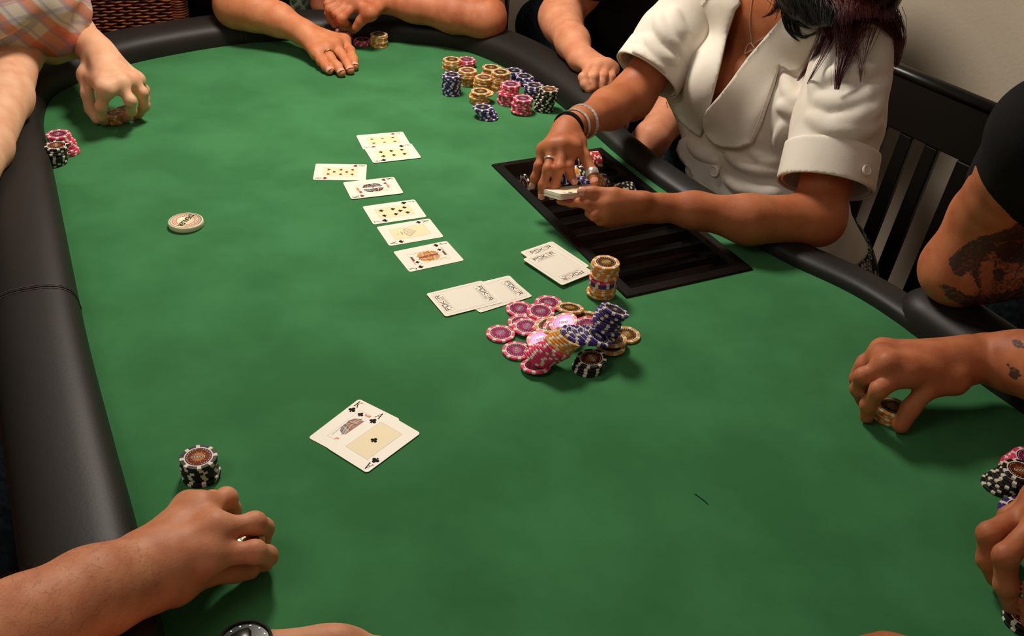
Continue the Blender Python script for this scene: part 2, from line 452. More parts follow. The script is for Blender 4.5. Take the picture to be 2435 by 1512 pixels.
def sweep(name, idxs, prof, m_, parent, endround=0.0):
    vs = []; fs = []; n = len(idxs); P_ = len(prof); tot = 0
    seg = [0]
    for a, b in zip(idxs[:-1], idxs[1:]): seg.append(seg[-1]+np.linalg.norm(IN[b % NI]-IN[a % NI]))
    tot = seg[-1]
    for q, i in enumerate(idxs):
        i %= NI; e = 1.0; mid = 0
        if endround:
            dd = min(seg[q], tot-seg[q]); e = math.sqrt(max(0.0, 1-(1-min(1, dd/endround))**2))
        wmax = max(p[0] for p in prof)
        for (o, h) in prof:
            o2 = wmax/2+(o-wmax/2)*max(e, .02)
            h2 = h*max(e, .05)**.8 if h > 0 else h
            p = IN[i]+OUTN[i]*o2; vs.append((p[0], p[1], TZ+h2))
    for q in range(n-1):
        for k in range(P_-1): fs.append((q*P_+k, q*P_+k+1, (q+1)*P_+k+1, (q+1)*P_+k))
    fs.append(tuple(range(P_))[::-1]); fs.append(tuple((n-1)*P_+k for k in range(P_)))
    o = mesh(name, vs, fs, m_, parent)
    bmx = bmesh.new(); bmx.from_mesh(o.data); bmesh.ops.recalc_face_normals(bmx, faces=bmx.faces); bmx.to_mesh(o.data); bmx.free()
    return o
# the fat rail starts just past the dealer's cut-out and runs all the way round to the armrest end
def dens(i0, i1):
    return list(range(i0, i1+1))
i_start = int(np.argmin(np.linalg.norm(IN-np.array([.125, 1.775]), axis=1)))
i_end = NI-1
sweep('padded_rail', dens(i_start, NI-2), prof_fat(), leather, table, .055)
sweep('dealer_rail', dens(-10, i_start+6), prof_thin(), dleather, table)
# apron and pedestal legs
vs, fs = [], []
for i in range(NI):
    p = IN[i]+OUTN[i]*.045; q = IN[i]+OUTN[i]*.03; vs += [(p[0], p[1], TZ-.012), (q[0], q[1], TZ-.11)]
for i in range(NI):
    a, b = 2*i, 2*((i+1) % NI); fs.append((a, b, b+1, a+1))
fs.append(tuple(2*i+1 for i in range(NI)))
mesh('table_apron', vs, fs, apron_m, table)
for (x, y) in ((-.35, 1.75), (.45, .45)):
    t = MB(); t.tube([(x, y, .02), (x, y, .1), (x, y, .5), (x, y, TZ-.1)], [.2, .07, .06, .16], 20); t.build('table_leg', apron_m, table, True)
def seam(px, py):
    p0 = at(px, py)[:2]; i = int(np.argmin(np.linalg.norm(IN-p0, axis=1)))
    pf = prof_fat()[1:17]
    for d, m_, r in ((-.0045, thread, .0007), (0, apron_m, .0012), (.0045, thread, .0007)):
        t_ = tn[i]; pts = [(*(IN[i]+OUTN[i]*o+t_*d), TZ+h+.0002) for o, h in pf]
        t = MB(); t.tube(spline(pts, 40), r, 6); t.build('rail_seam', m_, table, True)
seam(186, 745); seam(590, 112)

# chip tray
tray = empty('chip_tray', (*tcen, TZ), 'black plastic dealer chip tray with ribbed channels, sunk in the felt', 'chip tray')
def tray_build():
    b = MB(); rim = .016; z0, z1 = 0.0, .004
    W2, L2 = TW_/2, TL_/2
    def P(a, bb, z): p = tloc(a, bb); return (p[0], p[1], TZ+z)
    # bevelled rim frame
    prof = [(0, 0), (.0015, .0035), (rim, .0045), (rim+.003, -.004)]
    rings = []
    for o, z in prof:
        rings.append([P(-W2+o, -L2+o, z), P(W2-o, -L2+o, z), P(W2-o, L2-o, z), P(-W2+o, L2-o, z)])
    v = [p for r in rings for p in r]; f = []
    for r in range(len(rings)-1):
        for k in range(4): f.append((r*4+k, r*4+(k+1) % 4, (r+1)*4+(k+1) % 4, (r+1)*4+k))
    b.add(v, f)
    b.build('tray_rim', black_plastic, tray)
    # ten channels
    NC = 10; a0, a1 = -W2+rim+.003, W2-rim-.003; l0, l1 = -L2+rim+.003, L2-rim-.003; pitch = (l1-l0)/NC
    for c in range(NC):
        t = MB(); v = []; f = []; K = 12; l = l0+c*pitch
        depth = .0195
        for k in range(K+1):
            th = math.pi*k/K; bb = l+pitch/2-math.cos(th)*pitch*.47; z = -.004-math.sin(th)*depth
            if k == 0: bb = l
            if k == K: bb = l+pitch
            v += [P(a0, bb, z), P(a1, bb, z)]
        for k in range(K): f.append((2*k, 2*k+1, 2*k+3, 2*k+2))
        e0 = [2*k for k in range(K+1)]; e1 = [2*k+1 for k in range(K+1)]
        f.append(tuple(e0)); f.append(tuple(e1[::-1])); t.add(v, f)
        o = t.build('tray_channel', black_plastic, tray, False)
    return a0, a1, l0, pitch
ta0, ta1, tl0, tpitch = tray_build()

# ------------------------------------------------------------------ lettering and card print
def text_polys(body, size, bold=0.0, sx=1.0, space=1.0):
    cu = bpy.data.curves.new('t', 'FONT'); cu.body = body; cu.size = size; cu.align_x = 'CENTER'; cu.align_y = 'CENTER'
    cu.offset = bold; cu.resolution_u = 2; cu.space_character = space; cu.fill_mode = 'FRONT'
    ob = bpy.data.objects.new('t', cu); me = bpy.data.meshes.new_from_object(ob)
    v = [(p.co.x*sx, p.co.y) for p in me.vertices]; f = [tuple(p.vertices) for p in me.polygons]
    bpy.data.objects.remove(ob); bpy.data.curves.remove(cu); bpy.data.meshes.remove(me)
    return v, f
TXT = {}
def txt(b, body, size, cx, cy, rot, z, mi, bold=0, sx=1, flip=1, space=1.0):
    k = (body, size, bold, sx, space)
    if k not in TXT: TXT[k] = text_polys(body, size, bold, sx, space)
    v, f = TXT[k]; c, s = math.cos(rot), math.sin(rot)
    b.add([(cx+x*c-y*s, cy+x*s+y*c, z) for x, y in v], f, mi)
def stroke(b, pts, w_, z, mi):
    for (x0, y0), (x1, y1) in zip(pts[:-1], pts[1:]):
        L = math.hypot(x1-x0, y1-y0) or 1e-9; nx, ny = -(y1-y0)/L*w_/2, (x1-x0)/L*w_/2; ex, ey = (x1-x0)/L*w_*.3, (y1-y0)/L*w_*.3
        b.add([(x0+nx-ex, y0+ny-ey, z), (x0-nx-ex, y0-ny-ey, z), (x1-nx+ex, y1-ny+ey, z), (x1+nx+ex, y1+ny+ey, z)], [(0, 1, 2, 3)], mi)
def arc(cx, cy, rx, ry, a0, a1, n=14): return [(cx+rx*math.cos(math.radians(a0+(a1-a0)*i/n)), cy+ry*math.sin(math.radians(a0+(a1-a0)*i/n))) for i in range(n+1)]
GL = {
 'K': [([(.2, 0), (.2, 1)], 1.5), ([(.22, .38), (.8, 1)], .8), ([(.4, .56), (.84, 0)], 1.5), ([(.02, 0), (.38, 0)], .7), ([(.02, 1), (.38, 1)], .7), ([(.62, 1), (1, 1)], .7), ([(.66, 0), (1.02, 0)], .7)],
 'A': [([(.12, 0), (.5, 1)], .8), ([(.5, 1), (.88, 0)], 1.5), ([(.26, .36), (.75, .36)], .7), ([(-.04, 0), (.28, 0)], .7), ([(.7, 0), (1.04, 0)], .7)],
 'J': [([(.62, 1), (.62, .26)]+arc(.37, .26, .25, .26, 0, -170), 1.3), ([(.38, 1), (.86, 1)], .8)],
 '6': [(arc(.5, .3, .38, .3, 0, 360, 20), .9), ([(.12, .3), (.16, .55), (.3, .8), (.55, .96), (.75, 1)], .9)],
 '8': [(arc(.5, .27, .38, .27, 0, 360, 20), .9), (arc(.5, .76, .31, .23, 0, 360, 20), .9)],
 '7': [([(.1, .85), (.1, 1), (.9, 1)], .9), ([(.9, 1), (.6, .6), (.42, .3), (.36, 0)], 1.0)]}
def glyph(b, ch, cx, cy, h, w_, rot, z, mi, lw):
    c, s = math.cos(rot), math.sin(rot)
    for pts, k in GL[ch]:
        q = [((x-.5)*w_, (y-.5)*h) for x, y in pts]; stroke(b, [(cx+x*c-y*s, cy+x*s+y*c) for x, y in q], lw*k, z, mi)
def suit_poly(s):
    if s == 'D': return [[(0, .5), (.36, 0), (0, -.5), (-.36, 0)]]
    if s in 'HS':
        p = []
        for i in range(36):
            t = 2*math.pi*i/36; p.append((16*math.sin(t)**3/34, (13*math.cos(t)-5*math.cos(2*t)-2*math.cos(3*t)-math.cos(4*t))/34+.07))
        if s == 'H': return [p]
        p = [(x*.95, -y*.85+.08) for x, y in p]
        return [p, [(-.03, 0), (.03, 0), (.05, -.25), (.2, -.5), (-.2, -.5), (-.05, -.25)]]
    cir = lambda cx, cy, r: [(cx+r*math.cos(2*math.pi*i/18), cy+r*math.sin(2*math.pi*i/18)) for i in range(18)]
    return [cir(0, .25, .24), cir(-.26, -.08, .24), cir(.26, -.08, .24), [(-.09, .1), (.09, .1), (.04, -.2), (.18, -.5), (-.18, -.5), (-.04, -.2)]]
def pip(b, s, cx, cy, size, rot, z, mi):
    c, sn = math.cos(rot), math.sin(rot)
    for k, pl in enumerate(suit_poly(s)):
        b.add([(cx+(x*c-y*sn)*size, cy+(x*sn+y*c)*size, z+k*.00001) for x, y in pl], [tuple(range(len(pl)))], mi)
def rect(b, x0, y0, x1, y1, z, mi): b.add([(x0, y0, z), (x1, y0, z), (x1, y1, z), (x0, y1, z)], [(0, 1, 2, 3)], mi)
def frame2(b, x0, y0, x1, y1, w_, z, mi, r=0):
    if r:
        pts = arc(x1-r, y1-r, r, r, 0, 90, 5)+arc(x0+r, y1-r, r, r, 90, 180, 5)+arc(x0+r, y0+r, r, r, 180, 270, 5)+arc(x1-r, y0+r, r, r, 270, 360, 5)
        stroke(b, pts+[pts[0]], w_, z, mi)
    else: stroke(b, [(x0, y0), (x1, y0), (x1, y1), (x0, y1), (x0, y0)], w_, z, mi)
CT = .0004
def card_body():
    r = .0038; w_, h = .0315, .044
    pts = arc(w_-r, h-r, r, r, 0, 90, 5)+arc(-w_+r, h-r, r, r, 90, 180, 5)+arc(-w_+r, -h+r, r, r, 180, 270, 5)+arc(w_-r, -h+r, r, r, 270, 360, 5)
    n = len(pts); v = [(x, y, 0) for x, y in pts]+[(x, y, CT) for x, y in pts]
    return v, [tuple(range(n))[::-1], tuple(range(n, 2*n))]+[(i, (i+1) % n, n+(i+1) % n, n+i) for i in range(n)]
def face_print(rank, suit):
    b = MB(); z = CT+.00006; mi = 2 if suit in 'HD' else 1; PW, PH = .01675, .0285
    court = rank in 'KJ'
    rect(b, -PW, -PH, PW, PH, z, 9 if court else 0); frame2(b, -PW, -PH, PW, PH, .00025, z+.00002, 3)
    for sg, rot in ((1, 0), (-1, math.pi)):
        glyph(b, rank, -sg*.0252, sg*.0353, .0098, .0066, rot, z+.00004, 1, .0008)
        pip(b, suit, -sg*.0244, sg*.0235, .0092, rot, z+.00004, mi)
    P = {'6': [(-1, 1), (1, 1), (-1, 0), (1, 0), (-1, -1), (1, -1)], '8': [(-1, 1), (1, 1), (-1, 0), (1, 0), (-1, -1), (1, -1), (0, .5), (0, -.5)], '7': [(-1, 1), (1, 1), (-1, 0), (1, 0), (-1, -1), (1, -1), (0, .5)]}.get(rank, [])
    for x, y in P: pip(b, suit, x*.0088, y*.0195, .0075, 0 if y >= 0 else math.pi, z+.00004, mi)
    if rank == 'A' and suit == 'C': pip(b, 'C', 0, 0, .0085, math.pi, z+.00004, 1)
    if rank == 'A' and suit == 'S':
        for k, (sc, m2) in enumerate(((.026, 3), (.0225, 0), (.017, 3), (.0145, 0), (.008, 3), (.0055, 0))): pip(b, 'S', 0, -.001, sc, 0, z+.00003*(k+1), m2)
        for k in range(5): stroke(b, [(-.003+k*.0012, -.019-k*.0006), (.004-k*.0003, -.0185-k*.0009)], .0002, z+.00004, 3)
    if court:
        w_ = PW-.0012
        for sg in (1, -1):
            Rr = lambda pts, zz, m2: b.add([(sg*x, sg*y, z+zz) for x, y in pts], [tuple(range(len(pts)))], m2)
            c1_, c2_, c3_, c4_ = {'H': (1, 7, 5, 4), 'S': (8, 6, 4, 3), 'C': (6, 4, 8, 5)}[suit]
            Rr([(-w_*.88, 0), (w_*.88, 0), (w_*.92, .007), (w_*.70, .0135), (w_*.35, .0165), (-w_*.35, .0165), (-w_*.75, .0130), (-w_*.95, .006)], .00003, c1_)
            for k in range(6): Rr([(-w_*.82+k*w_*.29, .0003), (-w_*.70+k*w_*.29, .0003), (-w_*.38+k*w_*.16, .0150), (-w_*.46+k*w_*.16, .0150)], .00005, (c2_, c3_, c4_)[k % 3])
            for k in range(3): stroke(b, [(sg*(-w_*.9+k*.002), sg*(.003+k*.003)), (sg*(0+k*.001), sg*(.0062+k*.0028)), (sg*w_*.85, sg*(.002+k*.0035))], .0005, z+.00006, (1, 9, c4_)[k])
            Rr([(-w_*.22, .001), (w_*.18, .001), (w_*.12, .0155), (-w_*.12, .0155)], .00007, 9 if suit == 'H' else 2)
            Rr(arc(0, .0200, .0046, .0052, 0, 360, 16)[:-1], .00005, 9)
            Rr(arc(0, .0197, .0054, .0060, 190, 350, 10), .00004, 5 if suit != 'S' else 6)
            for s2 in (-1, 1): Rr([(s2*.0016+.0004*math.cos(a_), .0208+.0003*math.sin(a_)) for a_ in np.linspace(0, 5.6, 7)], .00007, 1)
            Rr([(-.0007, .0178), (.0010, .0178), (.0001, .0173)], .00007, 2)
            if rank == 'K': Rr([(-.0058, .0238), (.0058, .0238), (.0072, .0282), (.0036, .0262), (0, .0283), (-.0036, .0262), (-.0072, .0282)], .00006, 4)
            else:
                Rr([(-.0062, .0240), (.0060, .0235), (.0076, .0272), (-.0064, .0276)], .00006, 6)
                for k in range(5): Rr([(-w_*.97+k*.0022, .0262), (-w_*.97+k*.0022+.0015, .0262), (-w_*.97+k*.0022+.0015, .0281), (-w_*.97+k*.0022, .0281)], .00004, 4)
            stroke(b, [(sg*w_*.92, sg*.001), (sg*w_*.86, sg*.024)], .0008, z+.00005, 3)
            pip(b, suit, -sg*.0108, sg*.0228, .0075, 0 if sg > 0 else math.pi, z+.00009, mi)
        stroke(b, [(-w_*.78, -.001), (w_*.78, .001)], .0011, z+.0001, 8); stroke(b, [(-w_*.78, -.001), (w_*.78, .001)], .0004, z+.00011, 1)
    return b
def back_print():
    b = MB(); z = CT+.00006
    frame2(b, -.0275, -.040, .0275, .040, .0003, z, 7, .003); frame2(b, -.0262, -.0387, .0262, .0387, .00025, z, 3, .003)
    for i in range(30):
        for j in range(28):
            x, y = -.0245+i*.00169, -.0225+j*.00167
            rect(b, x, y, x+.0009, y+.0003, z, 7)
    for sg, rot in ((1, 0), (-1, math.pi)):
        cy = sg*.0305; frame2(b, -.0215, cy-.0065, .0215, cy+.0065, .0003, z+.00002, 3, .002)
        # POKER, the E drawn as three bars
        h, y0 = .0068, .0008; X = [-.0175, -.0092, -.0006, .0075, .0148]
        def ST(pts, w_=.0010, m2=1): stroke(b, [(sg*x, cy+sg*y) for x, y in pts], w_, z+.00004, m2)
        a, c_ = y0-.0018, y0+h-.0022
        mid = (a+c_)/2+.0002; xw = .0058
        x = X[0]-.001; ST([(x, a), (x, c_), (x+xw, c_), (x+xw, mid), (x, mid)])
        x = X[1]-.001; ST([(x, a), (x, c_), (x+xw, c_), (x+xw, a), (x, a)])
        x = X[2]-.001; ST([(x, a), (x, c_)]); ST([(x+xw, c_), (x+.001, mid), (x+xw, a)])
        x = X[3]-.001; ST([(x, c_), (x+xw, c_)], .0009, 3); ST([(x, mid), (x+xw, mid)], .0009, 4); ST([(x, a), (x+xw, a)], .0009, 2)
        x = X[4]-.001; ST([(x, a), (x, c_), (x+xw-.001, c_), (x+xw-.001, mid), (x, mid)]); ST([(x+xw*.5, mid), (x+xw, a)])
        txt(b, 'BUNDESLIGA', .0034, 0, cy-sg*.0037, rot, z+.00004, 3, .00006, 1.65)
    return b
CARD_V, CARD_F = card_body()
CME = bpy.data.meshes.new('playing_card'); CME.from_pydata(CARD_V, [], CARD_F); CME.materials.append(card_m)
PRN = {}
def print_mesh(key):
    if key not in PRN:
        b = back_print() if key == 'back' else face_print(*key)
        me = bpy.data.meshes.new('card_print'); me.from_pydata(b.v, [], b.f)
        for m_ in INKS: me.materials.append(m_)
        me.polygons.foreach_set('material_index', b.m); PRN[key] = me
    return PRN[key]
def card(key, label, pose=None, group=None, z=0.0003, edge=None, tilt=(0, 0), show=True):
    """pose (x,y,theta) of the left long edge start; edge=(pixel A, pixel B, ref) measured long edge"""
    if edge is not None:
        pa, pb = at(*edge[0], z)[:2], at(*edge[1], z)[:2]; th = math.atan2(*(pb-pa)[::-1]); mid = (pa+pb)/2
        c = mid+np.array([math.sin(th), -math.cos(th)])*.0315*edge[2]
    else:
        x, y, th = pose; c = np.array([x+.044*math.cos(th)+.0315*math.sin(th), y+.044*math.sin(th)-.0315*math.cos(th)])
    o = bpy.data.objects.new('playing_card', CME); COL.objects.link(o)
    o.location = (c[0], c[1], TZ+z); o.rotation_euler = (tilt[0], tilt[1], th-math.pi/2); o.rotation_mode = 'XYZ'
    tag(o, label, 'playing card', group)
    if show:
        p = bpy.data.objects.new('card_print', print_mesh(key)); COL.objects.link(p); p.parent = o
    return o
card(('6', 'D'), 'six of diamonds playing card, farthest card of the dealt row', (-.3099, 1.6802, .3697), z=.0003)
card(('6', 'C'), 'six of clubs playing card overlapping the six of diamonds', (-.2859, 1.6245, .4157), z=.0011)
card(('8', 'H'), 'eight of hearts playing card lying left of the dealt row', (-.3579, 1.5505, .1258))
card(('K', 'H'), 'king of hearts playing card touching the eight of hearts', (-.299, 1.4846, .4001), z=.0011)
card(('7', 'C'), 'seven of clubs playing card between the king of hearts and the ace of spades', (-.253, 1.4057, .439))
card(('A', 'S'), 'ace of spades playing card between seven of clubs and jack of spades', (-.2206, 1.3418, .4686))
card(('J', 'S'), 'jack of spades playing card, nearest card of the dealt row', (-.1845, 1.2697, .5223))
card(('K', 'C'), 'king of clubs playing card under the ace of clubs in the foreground', (-.2219, .8428, 1.0305), z=.0004)
card(('A', 'C'), 'ace of clubs playing card lying on the king of clubs in the foreground', (-.0959, .8631, -2.1857), z=.0010, tilt=(0, .0))
Z5 = lambda x, y: (1000+x/5.534, 560+y/5.534)
# face-down pair left of the deck
g = 'face-down cards beside the chip pile'
card('back', 'bottom face-down card of the small pile left of the chip pile', edge=(Z5(735, 990), Z5(1440, 810), -1), z=.0003, show=False)
card('back', 'right face-down card of the small pile near the pink chips', edge=(Z5(775, 1021), Z5(1480, 800), -1), z=.0009)
card('back', 'left face-down card on top of the small pile above the pink chips', edge=(Z5(345, 1066), Z5(1062, 885), -1), z=.0015)
# face-down deck by the tray
for k in range(5):
    card('back', f'face-down card, {["lowest", "second lowest", "middle", "second highest", "upper"][k]} of the deck\'s lower packet by the chip tray', edge=(Z5(1292-k*1.5+2, 225-k*5), Z5(1826-k*1.5, 597-k*5), -1), z=.0003+k*.0007, show=(k == 4))
for k in range(3):
    card('back', f'face-down card, {["lowest", "middle", "top"][k]} of the deck\'s shifted upper packet by the chip tray', edge=(Z5(1330, 310-k*3), Z5(1878, 672-k*3), -1), z=.0040+k*.0007, show=(k == 2))

# ------------------------------------------------------------------ chips
chip_body = {}
CC = {'pink': (232, 62, 112), 'orange': (222, 150, 62), 'purple': (64, 46, 130), 'black': (30, 26, 26), 'red': (190, 36, 50)}
chip_white = mat('chip_white', (232, 222, 205), .42, .4)
chip_ring = mat('chip_ring_dark', (40, 30, 28), .4)
INL = {'pink': ((176, 52, 112), (214, 110, 160)), 'orange': ((120, 70, 24), (206, 150, 56)), 'purple': ((38, 32, 70), (84, 78, 116)), 'black': ((124, 52, 28), (206, 132, 74)), 'red': ((120, 30, 36), (190, 90, 90))}
CR, CTK = .0195, .0033
CHM = {}; INM = {}
NUM = {'pink': '5000', 'orange': '1000', 'purple': '500', 'black': '10000', 'red': '5'}
def chip_meshes():
    for c, rgb in CC.items():
        bodym = mat('chip_'+c, rgb, .42, .4)
        a, bcol = INL[c]
        foil = mat('chip_foil_'+c, a, .24, .6, metal=.6, coat=.6); ray_ = mat('chip_rays_'+c, bcol, .25, .6, metal=.6, coat=.6)
        N = 52; prof = [(.0128, 0), (.0188, 0), (.0195, .0006), (.0195, CTK-.0006), (.0190, CTK), (.0152, CTK), (.0139, CTK), (.0139, CTK-.0001), (.0131, CTK-.0001)]
        v = []; f = []; mi = []
        for i in range(N):
            t = 2*math.pi*i/N
            for r, z in prof: v.append((r*math.cos(t), r*math.sin(t), z))
        P_ = len(prof)
        for i in range(N):
            j = (i+1) % N; spot = (i % 13) in (0, 1, 6, 7)
            for k in range(P_-1):
                f.append((i*P_+k, i*P_+k+1, j*P_+k+1, j*P_+k)[::-1]); 
                mi.append(1 if (spot and k in (0, 1, 2, 3, 4)) else (1 if k == 5 else (2 if k >= 6 else 0)))
        f.append(tuple(i*P_ for i in range(N))[::-1]); mi.append(3); f.append(tuple(i*P_+P_-1 for i in range(N))); mi.append(3)
        me = bpy.data.meshes.new('poker_chip'); me.from_pydata(v, [], f)
        for m_ in (bodym, chip_white, chip_ring, foil): me.materials.append(m_)
        me.polygons.foreach_set('material_index', mi); me.update()
        bmx = bmesh.new(); bmx.from_mesh(me); bmesh.ops.recalc_face_normals(bmx, faces=bmx.faces); bmx.to_mesh(me); bmx.free()
        CHM[c] = me
        b = MB(); z = CTK+.00006
        star = []
        for i in range(40):
            t = 2*math.pi*i/40; r = (.0106 if i % 4 == 0 else .0086) if i % 2 == 0 else .0054
            star.append((r*math.cos(t), r*math.sin(t), z))
        b.add(star, [tuple(range(40))], 0)
        b.add([(.0078*math.cos(2*math.pi*i/20), .0034*math.sin(2*math.pi*i/20), z+.00004) for i in range(20)], [tuple(range(20))], 0)
        txt(b, NUM[c], .0066, 0, 0, 0, z+.0001, 1, .00036, .98)
        txt(b, NUM[c], .0066, 0, 0, 0, z+.00014, 2, -.00004, .98)
        for i in range(26):                              # small lettering round the rim of the foil
            if i in (6, 7, 19, 20): continue
            t = 2*math.pi*i/26; rr = .0120; rect(b, 0, 0, 0, 0, z, 2) if False else b.add([((rr+a_)*math.cos(t+s_), (rr+a_)*math.sin(t+s_), z+.00003) for a_, s_ in ((-.0004, -.05), (.0004, -.05), (.0004, .05), (-.0004, .05))], [(0, 1, 2, 3)], 2)
        me = bpy.data.meshes.new('chip_inlay'); me.from_pydata(b.v, [], b.f)
        for m_ in (ray_, ink_k, chip_white): me.materials.append(m_)
        me.polygons.foreach_set('material_index', b.m); INM[c] = me
chip_meshes()
NCHIP = [0]
def chip(c, loc, normal, spin, label, group=None, inlay=True):
    o = bpy.data.objects.new('poker_chip', CHM[c]); COL.objects.link(o)
    q = Vector(normal).to_track_quat('Z', 'Y').to_matrix().to_4x4()
    if abs(normal[2]) > .99999: q = Matrix.Identity(4)
    o.matrix_world = Matrix.Translation(Vector(loc)) @ q @ Matrix.Rotation(spin, 4, 'Z')
    tag(o, label, 'poker chip', group)
    if inlay:
        i = bpy.data.objects.new('inlay', INM[c]); COL.objects.link(i); i.parent = o
    NCHIP[0] += 1
    return o
ORD = ['top', 'second', 'third', 'fourth', 'fifth', 'sixth', 'seventh', 'eighth', 'ninth', 'tenth', 'eleventh', 'twelfth', 'thirteenth', 'fourteenth', 'fifteenth', 'sixteenth', 'seventeenth', 'eighteenth']
def stack(px, py, cols, desc, jit=.0012, spin_top=None, offs={}, lean=(0, 0), grp=None):
    """px,py: centre of the top face; cols listed from the top down; offs {index: (dx,dy)}"""
    if isinstance(cols, tuple): cols = [cols[0]]*cols[1]
    n = len(cols); t = .00338; c = at(px, py, n*t)[:2]
    for k, cc in enumerate(cols):
        j = rng.normal(0, jit, 2) if k else np.zeros(2)
        d = np.array(offs.get(k, (0, 0)))+np.array(lean)*k
        z = (n-1-k)*t
        sp = spin_top if (k == 0 and spin_top is not None) else rng.uniform(0, 6.28)
        pos = 'top chip' if k == 0 else (f'bottom chip' if k == n-1 else f'chip {ORD[k]} from top')
        chip(cc, (c[0]+j[0]+d[0], c[1]+j[1]+d[1], TZ+z+.0002), (0, 0, 1), sp, f'{cc} {pos}, {desc}', grp or f'chips of the {desc}', inlay=(k == 0))
ZC = lambda x, y: (1000+x/6.0875, 100+y/6.0875)
stack(*ZC(455, 250), ('orange', 6), 'orange stack at the far left corner of the chip cluster', jit=.0018)
stack(*ZC(665, 250), ('pink', 5), 'short pink stack at the back of the chip cluster', offs={1: (.002, .001)})
stack(*ZC(455, 468), ('purple', 12), 'tall purple stack at the left front of the cluster', jit=.0008)
stack(*ZC(683, 405), ('orange', 9), 'orange stack right behind the left purple stack')
stack(*ZC(1025, 362), ('orange', 5), 'back orange stack in the middle of the cluster', offs={1: (.005, .001), 2: (.003, 0)})
stack(*ZC(1160, 430), ('orange', 12), 'tall orange stack in the middle of the cluster')
stack(*ZC(920, 507), ('orange', 8), 'orange stack left of the tall middle orange one', lean=(-.0004, 0))
stack(*ZC(870, 708), ('orange', 7), 'messy front orange stack with a slipped chip', offs={1: (.0085, -.001), 2: (.001, .002), 3: (-.001, 0)}, jit=.002)
stack(*ZC(898, 940), ('purple', 6), 'slipped low purple stack, nearest of the cluster', offs={1: (.002, 0), 2: (.005, .001), 3: (.008, 0), 4: (.010, -.001), 5: (.012, -.003)}, jit=.001)
stack(*ZC(1350, 410), ('purple', 5), 'purple stack at the back right of the cluster')
stack(*ZC(1505, 490), ('purple', 5), 'second purple stack from the back right', offs={1: (.003, 0), 2: (.001, 0)})
stack(*ZC(1645, 620), ('purple', 7), 'purple stack between pink and black stacks')
stack(*ZC(1310, 605), ('pink', 12), 'tall pink stack in the cluster', lean=(-.0006, 0))
stack(*ZC(1485, 810), ('pink', 9), 'front pink stack in the cluster', offs={1: (.003, 0), 6: (-.003, 0), 5: (-.002, 0), 7: (-.003, 0)})
stack(*ZC(1860, 678), ('black', 13), 'tall black stack at the right of the cluster', lean=(-.0007, 0))
stack(1441, 623, ['orange']*6+['pink']*2+['purple']*2+['orange']*6, 'tall mixed stack beside the chip tray', jit=.0012, lean=(-.0001, -.0001), spin_top=.5)
stack(134, 345, ('black', 9), 'black stack by the left rail', spin_top=2.0, lean=(-.0001, -.0003), offs={k: (-.0035, -.003) for k in range(2, 9)})
stack(138, 318, ('pink', 10), 'pink stack behind the black one at the left rail', offs={k: (.0012*k, 0) for k in range(10)})
stack(472, 1086, ('black', 8), 'black stack in the left foreground', spin_top=3.35, jit=.0010)
stack(901, 81, ('orange', 8), 'orange stack at the far end of the table')
stack(862, 94, ('pink', 3), 'low pink stack at the far end of the table')
stack(818, 72, ['pink']*4+['black']*4, 'pink and black stack under the far curled hand')
stack(270, 268, ('orange', 5), 'orange stack between the fingers of the far left hand')
stack(300, 259, ('orange', 5), 'second orange stack under the far left hand')
stack(2122, 966, ('orange', 5), 'orange stack under the tattooed man\'s fingers')
stack(2428, 1118, ('black', 7), 'black stack at the right edge of the table', offs={k: (-.003*k, -.0005*k) for k in range(7)})
stack(2448, 1088, ('pink', 6), 'pink stack behind the black one at the right edge', offs={k: (-.002*k, 0) for k in range(9)})
stack(2428, 1210, ('purple', 3), 'low purple stack at the right edge')
stack(2440, 1462, ('black', 3), 'black stack under the hand at the right edge')
ZP = lambda x, y: (1140+x/4.2, 560+y/4.2)
def pchip(c, x, y, z, tilt=0, az=0, label='', spin=None, group='loose chips of the pile'):
    p = at(*ZP(x, y), z); a = math.radians(az); t = math.radians(tilt)
    n = np.array([math.sin(t)*math.cos(a), math.sin(t)*math.sin(a), math.cos(t)])
    base = p-n*CTK; low = base[2]-TZ-CR*math.sin(t)
    if low < .0002: base[2] += .0002-low
    chip(c, base, n, rng.uniform(0, 6.28) if spin is None else spin, label, group)
pchip('pink', 212, 972, .0034, label='pink chip lying alone at the far left of the pile', spin=1.0)
pchip('pink', 402, 728, .0034, label='pink chip at the back left of the pile near the face-down cards', spin=1.2)
pchip('pink', 690, 670, .0034, label='rearmost pink chip of the pile, partly under its neighbours', spin=2.6)
pchip('pink', 612, 752, .0074, 3, -60, 'pink chip lying across the two rear pink ones, number facing up', spin=.05)
pchip('orange', 905, 716, .0120, 12, 80, 'orange chip tipped up at the back of the pile', spin=.1)
pchip('pink', 425, 865, .0034, label='pink chip mostly hidden under another at the left middle of the pile')
pchip('pink', 475, 905, .0070, 2, -90, 'pink chip second from the left in the middle row of the pile', spin=1.2)
pchip('pink', 660, 880, .0110, 14, 170, 'pink chip under the tipped orange pair of the pile')
pchip('orange', 690, 880, .0150, 18, 170, 'left orange chip of the tipped pair inside the pile')
pchip('orange', 735, 890, .0175, 20, 170, 'right orange chip of the tipped pair inside the pile')
pchip('pink', 770, 895, .0195, 20, 190, 'pink chip leaning under the big central pink chip')
pchip('pink', 838, 868, .0240, 20, 205, 'big tipped pink chip in the centre of the pile', spin=1.0)
pchip('orange', 1075, 820, .0050, 3, 90, 'orange chip behind the purple chips of the pile')
pchip('pink', 1085, 895, .0090, 5, -90, 'pink chip left of the fallen purple stack', spin=.1)
pchip('pink', 615, 1035, .0120, 10, 215, 'pink chip with bright glare in the left middle of the pile', spin=1.4)
pchip('pink', 375, 1145, .0034, 1, 0, 'pink chip at the lower left of the pile', spin=.1)
